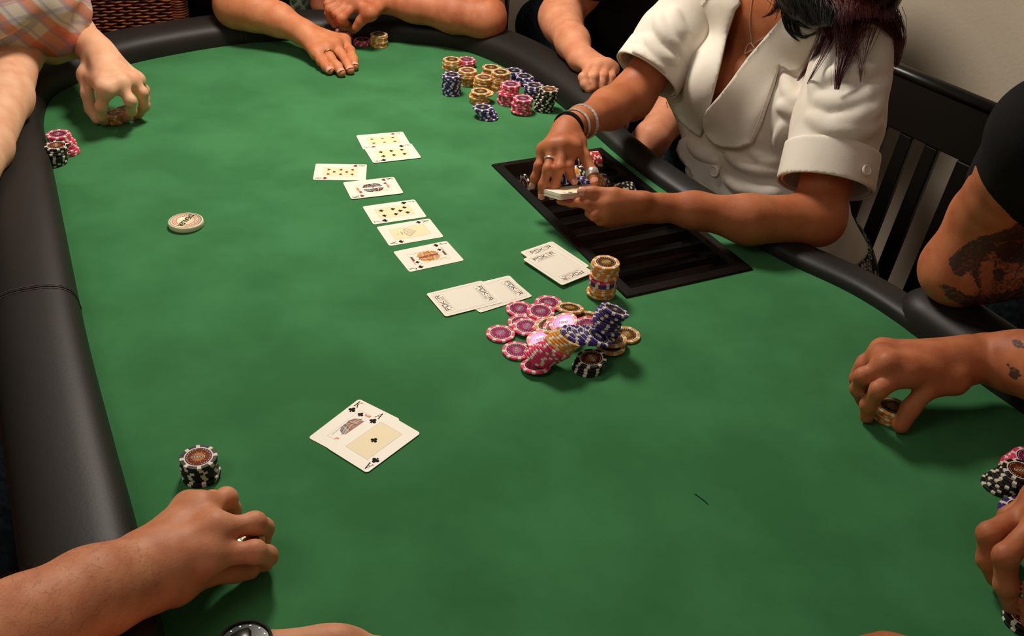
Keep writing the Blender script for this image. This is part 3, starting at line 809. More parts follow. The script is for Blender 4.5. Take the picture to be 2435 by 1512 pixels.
pchip('pink', 562, 1298, .0060, 9, 100, 'dark-faced pink chip at the very front of the pile', spin=2.0)
pchip('orange', 1465, 985, .0034, label='orange chip at the right edge of the pile', spin=1.1)
pchip('orange', 1310, 1105, .0060, 4, 100, 'dark-faced orange chip at the lower right of the pile')
pchip('orange', 1330, 1030, .0120, 5, 120, 'orange chip under the fallen purple chips at right')
for k in range(9):
    u = k/8; nm = ['lowest']+[ORD[k] for k in range(1, 8)]+['last']
    pchip('pink', 585+205*u, 1215-105*u, .012+.022*u, 27, 18, f'{nm[k]} pink chip of the fallen pink row, from front left', group='fallen pink row of the pile')
for k in range(5):
    u = k/4
    pchip('orange', 800+95*u, 1075-70*u, .0365+.006*u, 28, 18, f'{["lowest", "second", "third", "fourth", "last"][k]} orange chip of the fallen orange row behind the pink row', group='fallen orange row of the pile')
for k in range(5):
    u = k/4
    pchip('purple', 965+225*u, 985+15*u, .0400-.006*u, 25, 10, f'{["first", "second", "third", "fourth", "fifth"][k]} purple chip from the left of the fallen purple row', group='fallen purple row of the pile')
for k in range(7):
    u = k/6
    pchip('purple', [1245, 1285, 1275, 1280, 1300, 1330, 1358][k], [965, 915, 862, 835, 790, 765, 735][k], .026+.036*u, [12, 14, 14, 12, 14, 18, 22][k], 35, f'{["lowest", "second lowest", "third lowest", "middle", "third highest", "second highest", "topmost"][k]} purple chip of the slumped purple stack at the right of the pile', group='slumped purple stack of the pile')
for k in range(4):
    pchip('black', [1075, 1090, 1100, 1118][k], [1310, 1285, 1255, 1222][k], .0034+k*.0038, [0, 2, 3, 6][k], 200, f'{["bottom", "second lowest", "third lowest", "top"][k]} black chip of the small stack at the front of the pile', spin=[None, None, None, 0.15][k], group='black chips of the pile')
# chips standing on edge in the tray
def tray_chips(ch, a_px, n, cols, desc):
    b = tl0+tpitch*(ch+.5); k0 = 0
    a = a_px
    for k in range(n):
        cc = cols[min(int(k/n*len(cols)), len(cols)-1)]; p = tloc(a, b)
        chip(cc, (p[0], p[1], TZ-.0035), (-tu[0], -tu[1], .0), rng.uniform(0, 6.28), f'{cc} chip standing {ORD[k]} in the {desc}', f'chips in the {desc}', inlay=(k == 0)); a += .0034
tray_chips(0, .055, 9, ['red'], 'farthest tray channel')
tray_chips(1, -.085, 1, ['black'], 'left part of the second tray channel')
tray_chips(1, -.01, 15, ['purple', 'purple', 'orange', 'black', 'black', 'black'], 'second tray channel')
tray_chips(2, .0, 15, ['purple', 'purple', 'orange', 'orange', 'orange', 'purple'], 'third tray channel')
tray_chips(3, .035, 13, ['black'], 'fourth tray channel')

# dealer button
def dealer_button():
    a, b = at(400, 528, .006), at(484, 526, .006); c = (a+b)/2; R = .0262; T_ = .0088
    c[:2] = at(441.5, 524, T_)[:2]
    bone = mat('button_bone', (238, 226, 196), .4, .4); pal = mat('button_face', (250, 234, 190), .4); pr = mat('button_red', (200, 92, 78), .5); pl = mat('button_pink', (246, 210, 190), .5)
    N = 64; prof = [(0, 0), (R-.0015, 0), (R-.0003, .001), (R, .003), (R, T_-.003), (R-.0004, T_-.0009), (R-.0016, T_), (R-.0035, T_), (R-.0035, T_-.0001), (0, T_-.0001)]
    v, f, mi = [], [], []
    for i in range(N):
        t = 2*math.pi*i/N
        for r, z in prof: v.append((r*math.cos(t), r*math.sin(t), z))
    for i in range(N):
        for k in range(len(prof)-1): P_ = len(prof); f.append((i*P_+k, ((i+1) % N)*P_+k, ((i+1) % N)*P_+k+1, i*P_+k+1)); mi.append(1 if k >= 8 else 0)
    o = mesh('dealer_button', v, f, [bone, pal], None, True, mi); o.location = (c[0], c[1], TZ+.0002); tag(o, 'round cream dealer button lettered DEALER in black', 'dealer button')
    q = MB(); z = T_+.00005
    stroke(q, arc(0, 0, R-.0032, R-.0032, 0, 360, 60), .0007, z, 0)
    for a0 in (25, 205):
        ro, ri = .0192, .0137
        out = arc(0, 0, ro, ro, a0, a0+130, 26); inn = arc(0, 0, ri, ri, a0, a0+130, 26)
        for i in range(26): q.add([(*out[i], z), (*out[i+1], z), (*inn[i+1], z), (*inn[i], z)], [(0, 3, 2, 1)], 2)
        stroke(q, out, .0007, z+.00003, 1); stroke(q, inn, .0007, z+.00003, 1); stroke(q, [out[0], inn[0]], .0007, z+.00003, 1); stroke(q, [out[-1], inn[-1]], .0007, z+.00003, 1)
        for i in range(10):
            t = math.radians(a0+9+i*12.4); stroke(q, [(.0147*math.cos(t), .0147*math.sin(t)), (.0180*math.cos(t+.05), .0180*math.sin(t+.05))], .0010, z+.00004, 1)
    rot = 0
    txt(q, 'DEALER', .0118, 0, 0, rot, z+.00006, 0, .0003, .93)
    q.build('button_print', [ink_k, pr, pl], o).rotation_euler = (0, 0, 0)
    da = at(*(380+1250/16.8, 480+500/16.8), T_)-at(*(380+800/16.8, 480+900/16.8), T_)
    # DEALER starts at the upper right and runs down to the lower left
    o.rotation_euler = (0, 0, math.atan2(-da[1], -da[0]))
dealer_button()

# ------------------------------------------------------------------ chairs
chair_m = mat('chair_black_lacquer', (16, 14, 13), .35, .5)
def slat_chair():
    zt = .135; A, B = at(2135, 165, zt), at(2385, 270, zt); d = unit(B-A); d[2] = 0; d = unit(d)
    back = np.array([-d[1], d[0], 0]);  back = back if np.dot(back[:2], WN) > 0 else -back
    up = unit(np.array([0, 0, 1])+back*.13); n = np.cross(d, up)
    def on(px, py):
        p = at_plane(px, py, A, n); return np.dot(p-A, d), np.dot(p-A, up)
    ch = empty('slat_back_chair', (*(A+(d*.25)-up*.9)[:2], 0), 'black slat-back wooden chair behind the woman in the white jacket', 'chair')
    R_ = [on(2283, 382), on(2235, 357), on(2205, 340), on(2176, 326), on(2147, 311), on(2116, 298)]
    xr = R_[0][0]; low = np.mean([r[1] for r in R_]); rb = .56; post = .052
    gaps = [(R_[1][0], R_[0][0]), (R_[3][0], R_[2][0]), (R_[5][0], R_[4][0])]
    if DEBUG: print('chair gaps', gaps, 'low', low, 'A', A-[0, 0, TZ])
    gw = gaps[1][1]-gaps[1][0]; sw = gaps[1][0]-gaps[2][1]
    x = gaps[2][0]
    slats = [(gaps[2][1], gaps[1][0]), (gaps[1][1], gaps[0][0])]
    for k in range(4):
        slats.append((x-sw, x)); x -= sw+gw
    xl = x
    def bx(x0, x1, y0, y1, th, name, off=0):
        t = MB(); c = A+d*(x0+x1)/2+up*(y0+y1)/2+n*off; t.box(c, x1-x0, y1-y0, th, (d, up, n)); o = t.build(name, chair_m, ch)
        m_ = o.modifiers.new('b', 'BEVEL'); m_.width = .003; m_.segments = 2; return o
    bx(xl-post, xr+post, low, -.004, .022, 'top_board')
    t = MB(); t.tube([A+d*(xl-post-.004)+up*.0, A+d*(xr+post+.004)+up*.0], .016, 16, flat=.75); t.build('crest_rail', chair_m, ch, True)
    for s in slats: bx(s[0], s[1], low-rb+.18, low, .014, 'slat')
    bx(xl-post, xl, -.93, low, .024, 'back_post'); bx(xr, xr+post, -.93, low, .024, 'back_post')
    bx(xl, xr, low-rb+.13, low-rb+.18, .02, 'lower_rail')
    sc = A+d*(xl+xr)/2-up*.50; f3 = -back
    t = MB(); t.box((sc[0]+f3[0]*.2, sc[1]+f3[1]*.2, .45), xr-xl+.1, .42, .035, (d, f3, (0, 0, 1))); t.build('seat', chair_m, ch)
    for sx in (xl, xr):
        p = A+d*sx-up*.5+f3*.38; t = MB(); t.box((p[0], p[1], .216), .04, .04, .432, (d, f3, (0, 0, 1))); t.build('front_leg', chair_m, ch)
slat_chair()
def wicker_chair():
    """woven chair back behind the far rail; separate horizontal strands over upright stakes"""
    wm = mat('wicker_brown', (182, 102, 58), .36, .6, noise=(60, (92, 44, 24), .35, .7)); wd = mat('wicker_dark', (38, 18, 10), .6)
    zt = -.03
    L, R = at(196, 10, zt), at(424, 2, zt); d = unit(R-L); d[2] = 0; d = unit(d); n = np.array([-d[1], d[0], 0]); n = n if n[1] > 0 else -n
    up = unit(np.array([0, 0, 1])+n*.10)
    ch = empty('wicker_chair', (*(L+(R-L)/2)[:2], 0), 'brown woven wicker chair behind the far left rail', 'chair')
    W_ = np.linalg.norm(R-L)+.16; x0 = -.16
    O = L
    t = MB(); t.box(O+d*(x0+W_/2)-up*.13, W_-.03, .66, .012, (d, up, n)); t.build('woven_core', wd, ch)
    sp = .020; ns = int(W_/sp)
    strands = MB(); rows = 84; rh = .0075
    for r in range(rows):
        y = .20-r*rh; pts = []
        for k in range(ns*2+1):
            x = x0+k*sp/2; off = (.0042 if ((k+2*(r % 2)) % 4) == 0 else (-.004 if ((k+2*(r % 2)) % 4) == 2 else .0)) 
            pts.append(O+d*x+up*y-n*(.010+off*1.1))
        strands.tube(pts, .0034, 5, caps=False, flat=.8)
    o = strands.build('woven_strands', wm, ch, True); tag(o, kind='stuff')
    for sx in (x0, x0+W_-.0):
        t = MB(); t.tube([O+d*sx+up*.22, O+d*sx-up*.66], .017, 12); t.build('frame_post', wd, ch, True)
        cnt_ = MB(); y = .215
        while y > -.6:
            c = O+d*sx+up*y; pts = [c+(.0205)*(math.cos(a)*d+math.sin(a)*n)+up*(a/6.28*.006) for a in np.linspace(0, 6.28, 11)]
            cnt_.tube(pts, .0030, 4, caps=False); y -= .0062
        q = cnt_.build('post_wrapping', wm, ch, True); tag(q, kind='stuff')
    t = MB(); t.tube([O+d*x0+up*.22, O+d*(x0+W_)+up*.22], .018, 12); t.build('top_rail', wm, ch, True)
    t = MB(); t.box((*(O+d*(x0+W_/2)-n*.22)[:2], .44), W_, .42, .04, (d, n, (0, 0, 1))); t.build('seat', wm, ch)
wicker_chair()
#PEOPLE
# ------------------------------------------------------------------ people
def skin(name, rgb, rgb2, sc=35):
    return mat(name, rgb, .54, .34, sss=.12, sssr=(.010, .0035, .0018), noise=(sc, rgb2, .35, .72, 6), bump=(420, .30, .0007))
def A(px, py, z): return at(px, py, z)
def person(base, label):
    return empty('person', (base[0], base[1], 0), label, 'person')
nail_m = mat('fingernail', (226, 168, 150), .25, .5)
gold = mat('gold_metal', (226, 190, 110), .2, .5, metal=1); silver = mat('silver_metal', (225, 220, 212), .3, .6, metal=.65)
denim = mat('blue_denim', (34, 42, 50), .9, .2, noise=(90, (56, 68, 78), .4, .7, 6), bump=(600, .5, .001))
black_cloth = mat('black_cotton', (24, 22, 23), .92, .15, bump=(500, .4, .0008))
V = lambda *a: np.array(a, float)+np.array([0, 0, TZ])

def torso(name, hip, chest, sh_l, sh_r, rad, m_, parent, vox=.009, facing=None, flat=.72, extra=(), head=None, post=None):
    f = facing if facing is not None else (0, -1, 0)
    k = .04; ff = (f, flat)
    g = [(hip, (np.array(hip)+chest)/2, rad*1.0, rad*.92, k, ff), ((np.array(hip)+chest)/2, chest, rad*.92, rad*1.02, k, ff), (sh_l, sh_r, rad*.48, rad*.48, .06, None), (chest, (np.array(sh_l)+sh_r)/2, rad*.9, rad*.55, .06, ff)]
    return sdf_build(name, [g+list(extra)], vox, m_, parent, post)

# --- man in the plaid shirt, far left -----------------------------------
sk1 = skin('skin_pale', (236, 184, 148), (220, 158, 122))
def plaid(name, base, c1, c2, sc, c3, ang=.6):
    m_ = mat(name, base, .85, .2, bump=(400, .3, .0006)); nt = m_.node_tree; b = nt.nodes['Principled BSDF']
    tc = nt.nodes.new('ShaderNodeTexCoord'); ca, sa = math.cos(ang), math.sin(ang); dots = []
    for vec in (_R*ca+_U*sa, _U*ca-_R*sa):
        dn_ = nt.nodes.new('ShaderNodeVectorMath'); dn_.operation = 'DOT_PRODUCT'; dn_.inputs[1].default_value = tuple(vec)
        nt.links.new(tc.outputs['Object'], dn_.inputs[0]); dots.append(dn_.outputs['Value'])
    prev = None
    def band_(axis, freq, thr, ph):
        mu = nt.nodes.new('ShaderNodeMath'); mu.operation = 'MULTIPLY_ADD'; mu.inputs[1].default_value = freq; mu.inputs[2].default_value = ph; nt.links.new(dots[axis//2], mu.inputs[0])
        sn = nt.nodes.new('ShaderNodeMath'); sn.operation = 'SINE'; nt.links.new(mu.outputs[0], sn.inputs[0])
        mr = nt.nodes.new('ShaderNodeMapRange'); mr.inputs[1].default_value = thr; mr.inputs[2].default_value = thr+.12; nt.links.new(sn.outputs[0], mr.inputs[0]); return mr.outputs[0]
    cur = None
    for (axis, freq, thr, ph, col, amt) in ((0, sc, .45, 0, c1, .7), (2, sc, .45, 1, c1, .7), (0, sc, .95, 1.3, c2, .8), (2, sc, .95, 2.3, c2, .8), (0, sc*2, .8, .5, c3, .5), (2, sc*2, .8, 1.9, c3, .5)):
        x = nt.nodes.new('ShaderNodeMix'); x.data_type = 'RGBA'
        mm = nt.nodes.new('ShaderNodeMath'); mm.operation = 'MULTIPLY'; mm.inputs[1].default_value = amt; nt.links.new(band_(axis, freq, thr, ph), mm.inputs[0]); nt.links.new(mm.outputs[0], x.inputs[0])
        if cur is None: x.inputs[6].default_value = (*lin(base), 1)
        else: nt.links.new(cur, x.inputs[6])
        x.inputs[7].default_value = (*lin(col), 1); cur = x.outputs[2]
    nt.links.new(cur, b.inputs['Base Color']); return m_
shirt1 = plaid('plaid_orange_cotton', (216, 200, 186), (222, 116, 78), (176, 40, 40), 130, (150, 150, 180))
p1 = person((-1.25, 2.05), 'man in orange and white plaid shirt holding chips at the far left')
W1 = A(232, 122, .105)
mc = [A(252, 212, .085), A(285, 198, .088), A(312, 192, .080), A(325, 190, .066)]
f1 = [[A(241, 252, .056), A(241, 275, .030), A(247, 289, .010)], [A(310, 240, .062), A(312, 264, .034), A(302, 281, .010)], [A(338, 220, .060), A(344, 250, .032), A(331, 272, .010)], [A(343, 214, .040), A(345, 236, .022), A(338, 250, .012)]]
th1 = [A(205, 178, .075), A(207, 222, .055), A(216, 258, .028), A(231, 283, .012)]
fore = [(A(175, 78, .110), .036), (A(122, 88, .115), .045), (A(80, 20, .16), .046)]
g1 = hand(W1, mc, f1, th1, wr=.030, fr=.0098, tr=.0082, forearm=fore, tag_='man1', palm_r=.0135)
# other arm: forearm resting on the rail at the picture's left edge
g1.append(chain([A(-60, 20, .20), A(36, 124, .105), A(12, 230, .085), A(-30, 350, .075), A(-70, 440, .07)], [.046, .044, .042, .034, .030], .02))
# bare arms meet the torso under the shirt
g1[0] += [(A(80, 20, .16), V(-1.12, 1.98, .28), .046, .052, .03), (V(-1.12, 1.98, .28), V(-1.24, 1.72, .30), .05, .05, .03), (V(-1.24, 1.72, .30), A(-60, 20, .20), .05, .046, .03)]
sdf_build('body', g1, .0030, sk1, p1)
shp = [(V(-1.30, 1.95, -.25), V(-1.22, 1.93, .02), .15, .15, .04, ((.8, -.6, 0), .75)), (V(-1.22, 1.93, .02), V(-1.17, 1.9, .25), .15, .15, .05, ((.8, -.6, 0), .75)),
       (V(-1.12, 1.98, .28), A(60, -20, .21), .10, .080, .05), (A(60, -20, .21), A(112, 42, .150), .082, .068, .04), (V(-1.24, 1.72, .30), A(-70, -10, .22), .09, .08, .04), (A(-70, -10, .22), A(8, 40, .15), .080, .066, .04), (A(8, 40, .15), A(105, 30, .16), .060, .06, .05)]
def p_sh1(o, xs, v):
    X, Y, Z_ = xs[0][:, None, None], xs[1][None, :, None], xs[2][None, None, :]
    return o+.004*np.sin(X*52+Z_*38+3*np.sin(Y*21)).astype(np.float32)+.003*np.sin(Y*70-Z_*55).astype(np.float32)
sdf_build('shirt', [shp], .006, shirt1, p1, p_sh1)
sdf_build('trousers', [[(V(-1.30, 1.95, -.28), V(-1.0, 1.66, -.24), .10, .085, .03), (V(-1.30, 2.1, -.28), V(-.98, 1.84, -.20), .10, .075, .03), (V(-1.0, 1.66, -.24), V(-1.0, 1.64, -.66), .08, .055, .02), (V(-.98, 1.84, -.2), V(-.98, 1.84, -.66), .08, .055, .02)]], .01, denim, p1)

# --- man with the wedding ring, flat hand --------------------------------
sk2 = skin('skin_tanned', (218, 142, 98), (198, 116, 76))
p2 = person((-.78, 2.62), 'man with outstretched arm, gold ring and palm flat on the felt')
W2 = A(712, 72, .052)
mc = [A(817, 98, .030), A(797, 106, .034), A(776, 117, .032), A(753, 127, .026)]
f2 = [[A(833, 122, .020), A(840, 142, .014), A(843, 158, .009)], [A(812, 130, .022), A(826, 151, .014), A(833, 167, .009)], [A(786, 140, .021), A(802, 158, .014), A(812, 173, .009)], [A(764, 146, .018), A(775, 159, .013), A(784, 168, .009)]]
fore = [(A(660, 46, .064), .034), (A(605, 26, .074), .042), (A(562, 14, .078), .046)]
g2 = hand(W2, mc, f2, [A(760, 100, .03), A(790, 118, .014), A(800, 130, .010)], wr=.028, fr=.0105, tr=.0092, forearm=fore, tag_='man2', palm_r=.0125)
g2[0] += [(A(562, 14, .078), A(546, -40, .10), .046, .048, .02), (A(546, -40, .10), V(-.72, 2.50, .40), .050, .06, .02)]
# the hand of his other arm, hanging beside his thigh
g2.append(chain([V(-.98, 2.55, .35), V(-1.0, 2.5, .12), A(505, -45, -.02), A(508, -18, -.05), A(513, 4, -.09)], [.055, .045, .034, .016, .009], .02))
b2 = sdf_build('body', g2, .0028, sk2, p2)
band(p2, 'wedding_ring', mc[2]*.45+f2[2][0]*.55, f2[2][0]-mc[2], .0124, .0042, .0010, gold)
for tp, pv, r in ((f2[0][2], f2[0][1], .0092), (f2[1][2], f2[1][1], .0092), (f2[2][2], f2[2][1], .0092), (f2[3][2], f2[3][1], .0085)):
    nail(p2, tp, pv, CAM-tp+np.array([0, 0, .6]), r, nail_m)
torso('shirt', V(-.80, 2.66, -.2), V(-.80, 2.6, .25), V(-.95, 2.58, .36), V(-.66, 2.55, .38), .15, black_cloth, p2)
sdf_build('trousers', [[(V(-.80, 2.68, -.22), V(-.80, 2.40, -.16), .085, .07, .03), (V(-.70, 2.68, -.22), V(-.72, 2.36, -.16), .10, .085, .03), (V(-.80, 2.40, -.16), V(-.80, 2.38, -.65), .08, .055, .02), (V(-.72, 2.36, -.16), V(-.72, 2.36, -.65), .08, .055, .02)]], .01, black_cloth, p2)

# --- man in the green checked shirt, curled hand --------------------------
sk3 = skin('skin_brown_tan', (202, 126, 88), (178, 98, 64))
shirt3 = plaid('check_green_cotton', (56, 66, 52), (122, 130, 108), (170, 172, 150), 260, (30, 36, 30))
p3 = person((-.30, 2.72), 'man in dark green checked shirt leaning a forearm on the far rail')
W3 = A(915, 2, .090)
mc = [A(848, 8, .098), A(838, 2, .104), A(828, -4, .106), A(822, -8, .102)]
f3 = [[A(812, 43, .078), A(825, 60, .050), A(842, 72, .040)], [A(800, 32, .082), A(806, 52, .060), A(820, 66, .046)], [A(784, 22, .086), A(786, 44, .062), A(797, 60, .050)], [A(780, 10, .086), A(781, 32, .068), A(790, 48, .056)]]
fore = [(A(985, 14, .085), .034), (A(1080, 30, .078), .043), (A(1155, 44, .072), .043)]
g3 = hand(W3, mc, f3, [A(880, 32, .085), A(858, 50, .066), A(846, 66, .05)], wr=.028, fr=.0098, tr=.0082, forearm=fore, tag_='man3')
g3[0] += [(A(1155, 44, .072), A(1150, -30, .11), .044, .048, .02), (A(1150, -30, .11), V(-.12, 2.50, .32), .048, .054, .02)]
g3.append(chain([V(-.46, 2.60, .35), V(-.56, 2.66, .10), V(-.56, 2.62, -.05)], [.05, .045, .035], .02))
sdf_build('body', g3, .0028, sk3, p3)
sdf_build('shirt', [[(V(-.31, 2.72, -.25), V(-.30, 2.70, .05), .17, .16, .04, ((0, 1, 0), .7)), (V(-.30, 2.70, .05), V(-.29, 2.62, .36), .16, .15, .05, ((0, 1, 0), .7)),
    (V(-.44, 2.62, .36), V(-.14, 2.58, .36), .08, .08, .05), (V(-.14, 2.56, .36), A(1152, -62, .155), .085, .066, .04), (V(-.46, 2.60, .36), V(-.56, 2.66, .10), .08, .065, .04),
    (V(-.44, 2.62, -.15), A(672, 12, -.10), .08, .07, .04), (V(-.36, 2.6, -.15), A(785, 10, -.06), .08, .06, .04)]], .008, shirt3, p3)
sdf_build('trousers', [[(V(-.40, 2.70, -.24), V(-.46, 2.40, -.17), .10, .085, .03), (V(-.22, 2.70, -.24), V(-.18, 2.40, -.17), .10, .085, .03), (V(-.46, 2.4, -.17), V(-.46, 2.38, -.65), .08, .055, .02), (V(-.18, 2.4, -.17), V(-.18, 2.38, -.65), .08, .055, .02)]], .01, black_cloth, p3)

# --- man in the black shirt beside the woman -------------------------------
sk4 = skin('skin_rosy_tan', (222, 154, 118), (204, 126, 92))
p4 = person((.34, 2.35), 'man in black shirt and jeans, hand on the rail behind the woman\'s arm')
W4 = A(1380, 138, .072)
mc = [A(1402, 164, .074), A(1424, 157, .078), A(1443, 156, .077), A(1457, 163, .070)]
f4 = [[A(1387, 184, .068), A(1391, 200, .058), A(1400, 213, .050)], [A(1411, 183, .069), A(1409, 198, .058), A(1411, 209, .051)], [A(1434, 181, .068), A(1430, 196, .058), A(1430, 207, .051)], [A(1453, 183, .064), A(1448, 196, .055), A(1446, 205, .050)]]
fore = [(A(1362, 100, .080), .034), (A(1338, 58, .085), .042), (A(1332, 40, .09), .044)]
g4 = hand(W4, mc, f4, None, wr=.028, fr=.0094, tr=.0082, forearm=fore, tag_='man4', palm_r=.0115)
g4[0] += [(A(1332, 40, .09), A(1375, -30, .14), .046, .052, .02), (A(1375, -30, .14), V(.20, 2.28, .36), .054, .06, .02), (V(.20, 2.25, .36), V(.46, 2.05, .36), .06, .06, .03)]
g4.append(chain([V(.46, 2.12, .36), A(1665, 150, -.02), A(1612, 250, -.02), A(1550, 330, -.04), A(1520, 372, -.07)], [.06, .050, .046, .034, .028], .02))
sdf_build('body', g4, .0032, sk4, p4)
sdf_build('shirt', [[(V(.46, 2.32, -.22), V(.40, 2.26, .05), .15, .15, .04, ((.6, .8, 0), .72)), (V(.40, 2.26, .05), V(.34, 2.2, .32), .15, .15, .05, ((.6, .8, 0), .72)),
    (V(.20, 2.25, .36), V(.46, 2.08, .36), .08, .08, .05), (V(.20, 2.28, .36), A(1425, -75, .20), .085, .068, .04), (A(1490, 40, .06), A(1520, 170, -.08), .12, .12, .06), (V(.46, 2.12, .36), A(1690, 100, .04), .08, .06, .04)]], .008, black_cloth, p4)
sdf_build('jeans', [[(V(.38, 2.36, -.22), A(1292, 62, -.13), .10, .078, .03), (A(1292, 62, -.13), A(1285, 90, -.66), .076, .056, .02), (V(.50, 2.24, -.24), A(1580, 370, -.17), .105, .085, .03), (A(1580, 370, -.17), A(1590, 430, -.64), .085, .06, .02)]], .008, denim, p4)

# --- man with the tattooed arm, right -------------------------------------
sk5 = skin('skin_deep_tan', (198, 120, 80), (172, 94, 60))
tat = mat('tattoo_ink', (62, 58, 56), .5, .35, noise=(160, (122, 90, 70), .44, .58, 4))
p5 = person((1.1, 1.15), 'man in black T-shirt with tattooed arms at the right edge')
W5 = A(2342, 850, .062)
mc = [A(2158, 888, .072), A(2112, 868, .078), A(2096, 848, .072), A(2098, 832, .060)]
f5 = [[A(2090, 927, .058), A(2066, 962, .030), A(2061, 990, .010)], [A(2052, 895, .060), A(2042, 925, .036), A(2052, 952, .014)], [A(2054, 872, .050), A(2040, 900, .034), A(2044, 925, .016)], [A(2056, 862, .040), A(2044, 884, .028), A(2046, 905, .014)]]
th5 = [A(2270, 905, .058), A(2200, 930, .052), A(2164, 972, .030), A(2142, 1010, .012)]
fore = [(A(2425, 862, .075), .036), (A(2520, 880, .095), .044), (A(2640, 900, .12), .047)]
g5 = hand(W5, mc, f5, th5, wr=.031, fr=.0102, tr=.0088, forearm=fore, tag_='man5', palm_r=.0135)
g5[0] += [(A(2640, 900, .12), V(.98, .90, .36), .050, .06, .02)]
E5 = A(2278, 640, .092)
arm5 = [V(.84, 1.28, .38), A(2440, 400, .28), A(2350, 520, .175), E5]
g5.append(chain(arm5, [.06, .052, .048, .047], .012)+chain([E5, A(2350, 622, .10), A(2450, 615, .11), A(2560, 605, .12)], [.049, .054, .050, .042], .016))
g5[0] += [(V(.98, .90, .36), V(.84, 1.28, .38), .06, .06, .03)]
b5 = sdf_build('body', g5, .0030, sk5, p5)
sdf_build('t_shirt', [[(V(1.16, 1.2, -.2), V(1.10, 1.18, .1), .16, .15, .04), (V(1.10, 1.18, .1), V(1.0, 1.14, .36), .15, .13, .05), (V(.99, .92, .37), V(.86, 1.26, .38), .08, .08, .05),
    (V(.85, 1.27, .38), A(2510, 330, .34), .075, .068, .04), (A(2510, 330, .34), A(2420, 440, .235), .068, .061, .02), (A(2510, 330, .34), A(2460, 470, .20), .06, .048, .02), (A(2460, 465, .20), A(2540, 470, .19), .050, .055, .02), (V(.98, .92, .37), V(.90, .88, .26), .085, .07, .04)]], .007, black_cloth, p5)
sdf_build('jeans', [[(V(1.15, 1.1, -.24), A(2400, 790, -.15), .10, .09, .03), (A(2400, 790, -.15), A(2390, 800, -.64), .085, .06, .02), (V(1.15, 1.25, -.24), V(.90, 1.22, -.22), .10, .085, .03), (V(.90, 1.22, -.22), V(.88, 1.22, -.66), .085, .06, .02)]], .009, denim, p5)
# tattoos: ink density stored on the skin mesh, broken up by a procedural pattern
Zt = lambda pts: np.array([(1985+x/2.52, 450+y/2.52) for x, y in pts], float)
n_v = len(b5.data.vertices); co_ = np.empty(n_v*3, np.float32); b5.data.vertices.foreach_get('co', co_); co_ = co_.reshape(-1, 3)
no_ = np.empty(n_v*3, np.float32); b5.data.vertex_normals.foreach_get('vector', no_); no_ = no_.reshape(-1, 3)
front = ((no_*(co_-CAM)).sum(1) < 0) & (np.linalg.norm(co_-CAM, axis=1) < 1.9); px_ = proj(co_); ink = np.zeros(n_v)
for pl, wgt in (([(690, 400), (735, 365), (800, 315), (870, 280), (960, 262), (1040, 235), (1134, 180), (1400, 130), (1400, 700), (1134, 690), (1050, 690), (900, 715), (760, 700), (660, 650), (620, 560), (700, 590), (800, 640), (880, 600), (840, 540), (800, 500), (735, 530), (700, 490)], .45),
                ([(680, 430), (735, 370), (800, 320), (870, 285), (960, 268), (1040, 240), (1134, 180), (1134, 300), (1050, 310), (985, 320), (900, 360), (860, 410), (830, 450), (790, 510), (735, 520), (700, 480)], .95),
                ([(830, 420), (870, 380), (960, 330), (990, 350), (900, 400), (865, 450), (855, 520), (870, 590), (840, 560), (822, 490)], 1), ([(960, 350), (1050, 310), (1134, 330), (1134, 430), (1085, 440), (1020, 430), (970, 400)], 1),
                ([(935, 500), (975, 475), (1020, 490), (1010, 540), (960, 545)], .9), ([(630, 570), (720, 590), (800, 640), (900, 650), (1000, 620), (1134, 590), (1134, 690), (1050, 690), (900, 710), (760, 700), (660, 640)], .8),
                ([(1060, 905), (1100, 900), (1134, 930), (1134, 955), (1085, 945)], .9), ([(1025, 1040), (1060, 1060), (1110, 1080), (1115, 1120), (1080, 1140), (1040, 1110), (1050, 1085)], .9), ([(880, 440), (960, 430), (930, 620), (880, 600)], .15)):
    k_ = in_poly(px_, Zt(pl)) & front; ink[k_] = wgt
ca_ = b5.data.attributes.new('ink', 'FLOAT', 'POINT'); ca_.data.foreach_set('value', ink.astype(np.float32))
sk5t = sk5.copy(); b5.data.materials[0] = sk5t; nt = sk5t.node_tree; bs = nt.nodes['Principled BSDF']
old = bs.inputs['Base Color'].links[0].from_socket
at_ = nt.nodes.new('ShaderNodeAttribute'); at_.attribute_name = 'ink'
tc = nt.nodes.new('ShaderNodeTexCoord'); n1 = nt.nodes.new('ShaderNodeTexNoise'); n1.inputs['Scale'].default_value = 75; n1.inputs['Detail'].default_value = 3; n1.inputs['Distortion'].default_value = 2.5
nt.links.new(tc.outputs['Object'], n1.inputs['Vector'])
m1 = nt.nodes.new('ShaderNodeMapRange'); m1.inputs[1].default_value = .62; m1.inputs[2].default_value = .38; nt.links.new(n1.outputs['Fac'], m1.inputs[0])
ad = nt.nodes.new('ShaderNodeMath'); ad.operation = 'MULTIPLY_ADD'; ad.inputs[1].default_value = 1.6; ad.inputs[2].default_value = -.75; nt.links.new(at_.outputs['Fac'], ad.inputs[0])
sm = nt.nodes.new('ShaderNodeMath'); sm.operation = 'ADD'; sm.use_clamp = True; nt.links.new(ad.outputs[0], sm.inputs[0]); nt.links.new(m1.outputs[0], sm.inputs[1])
ml = nt.nodes.new('ShaderNodeMath'); ml.operation = 'MULTIPLY'; nt.links.new(sm.outputs[0], ml.inputs[0])
gt = nt.nodes.new('ShaderNodeMapRange'); gt.inputs[1].default_value = .05; gt.inputs[2].default_value = .4; gt.inputs[4].default_value = .88; nt.links.new(at_.outputs['Fac'], gt.inputs[0]); nt.links.new(gt.outputs[0], ml.inputs[1])
mx = nt.nodes.new('ShaderNodeMix'); mx.data_type = 'RGBA'; mx.inputs[7].default_value = (*lin((46, 46, 48)), 1)
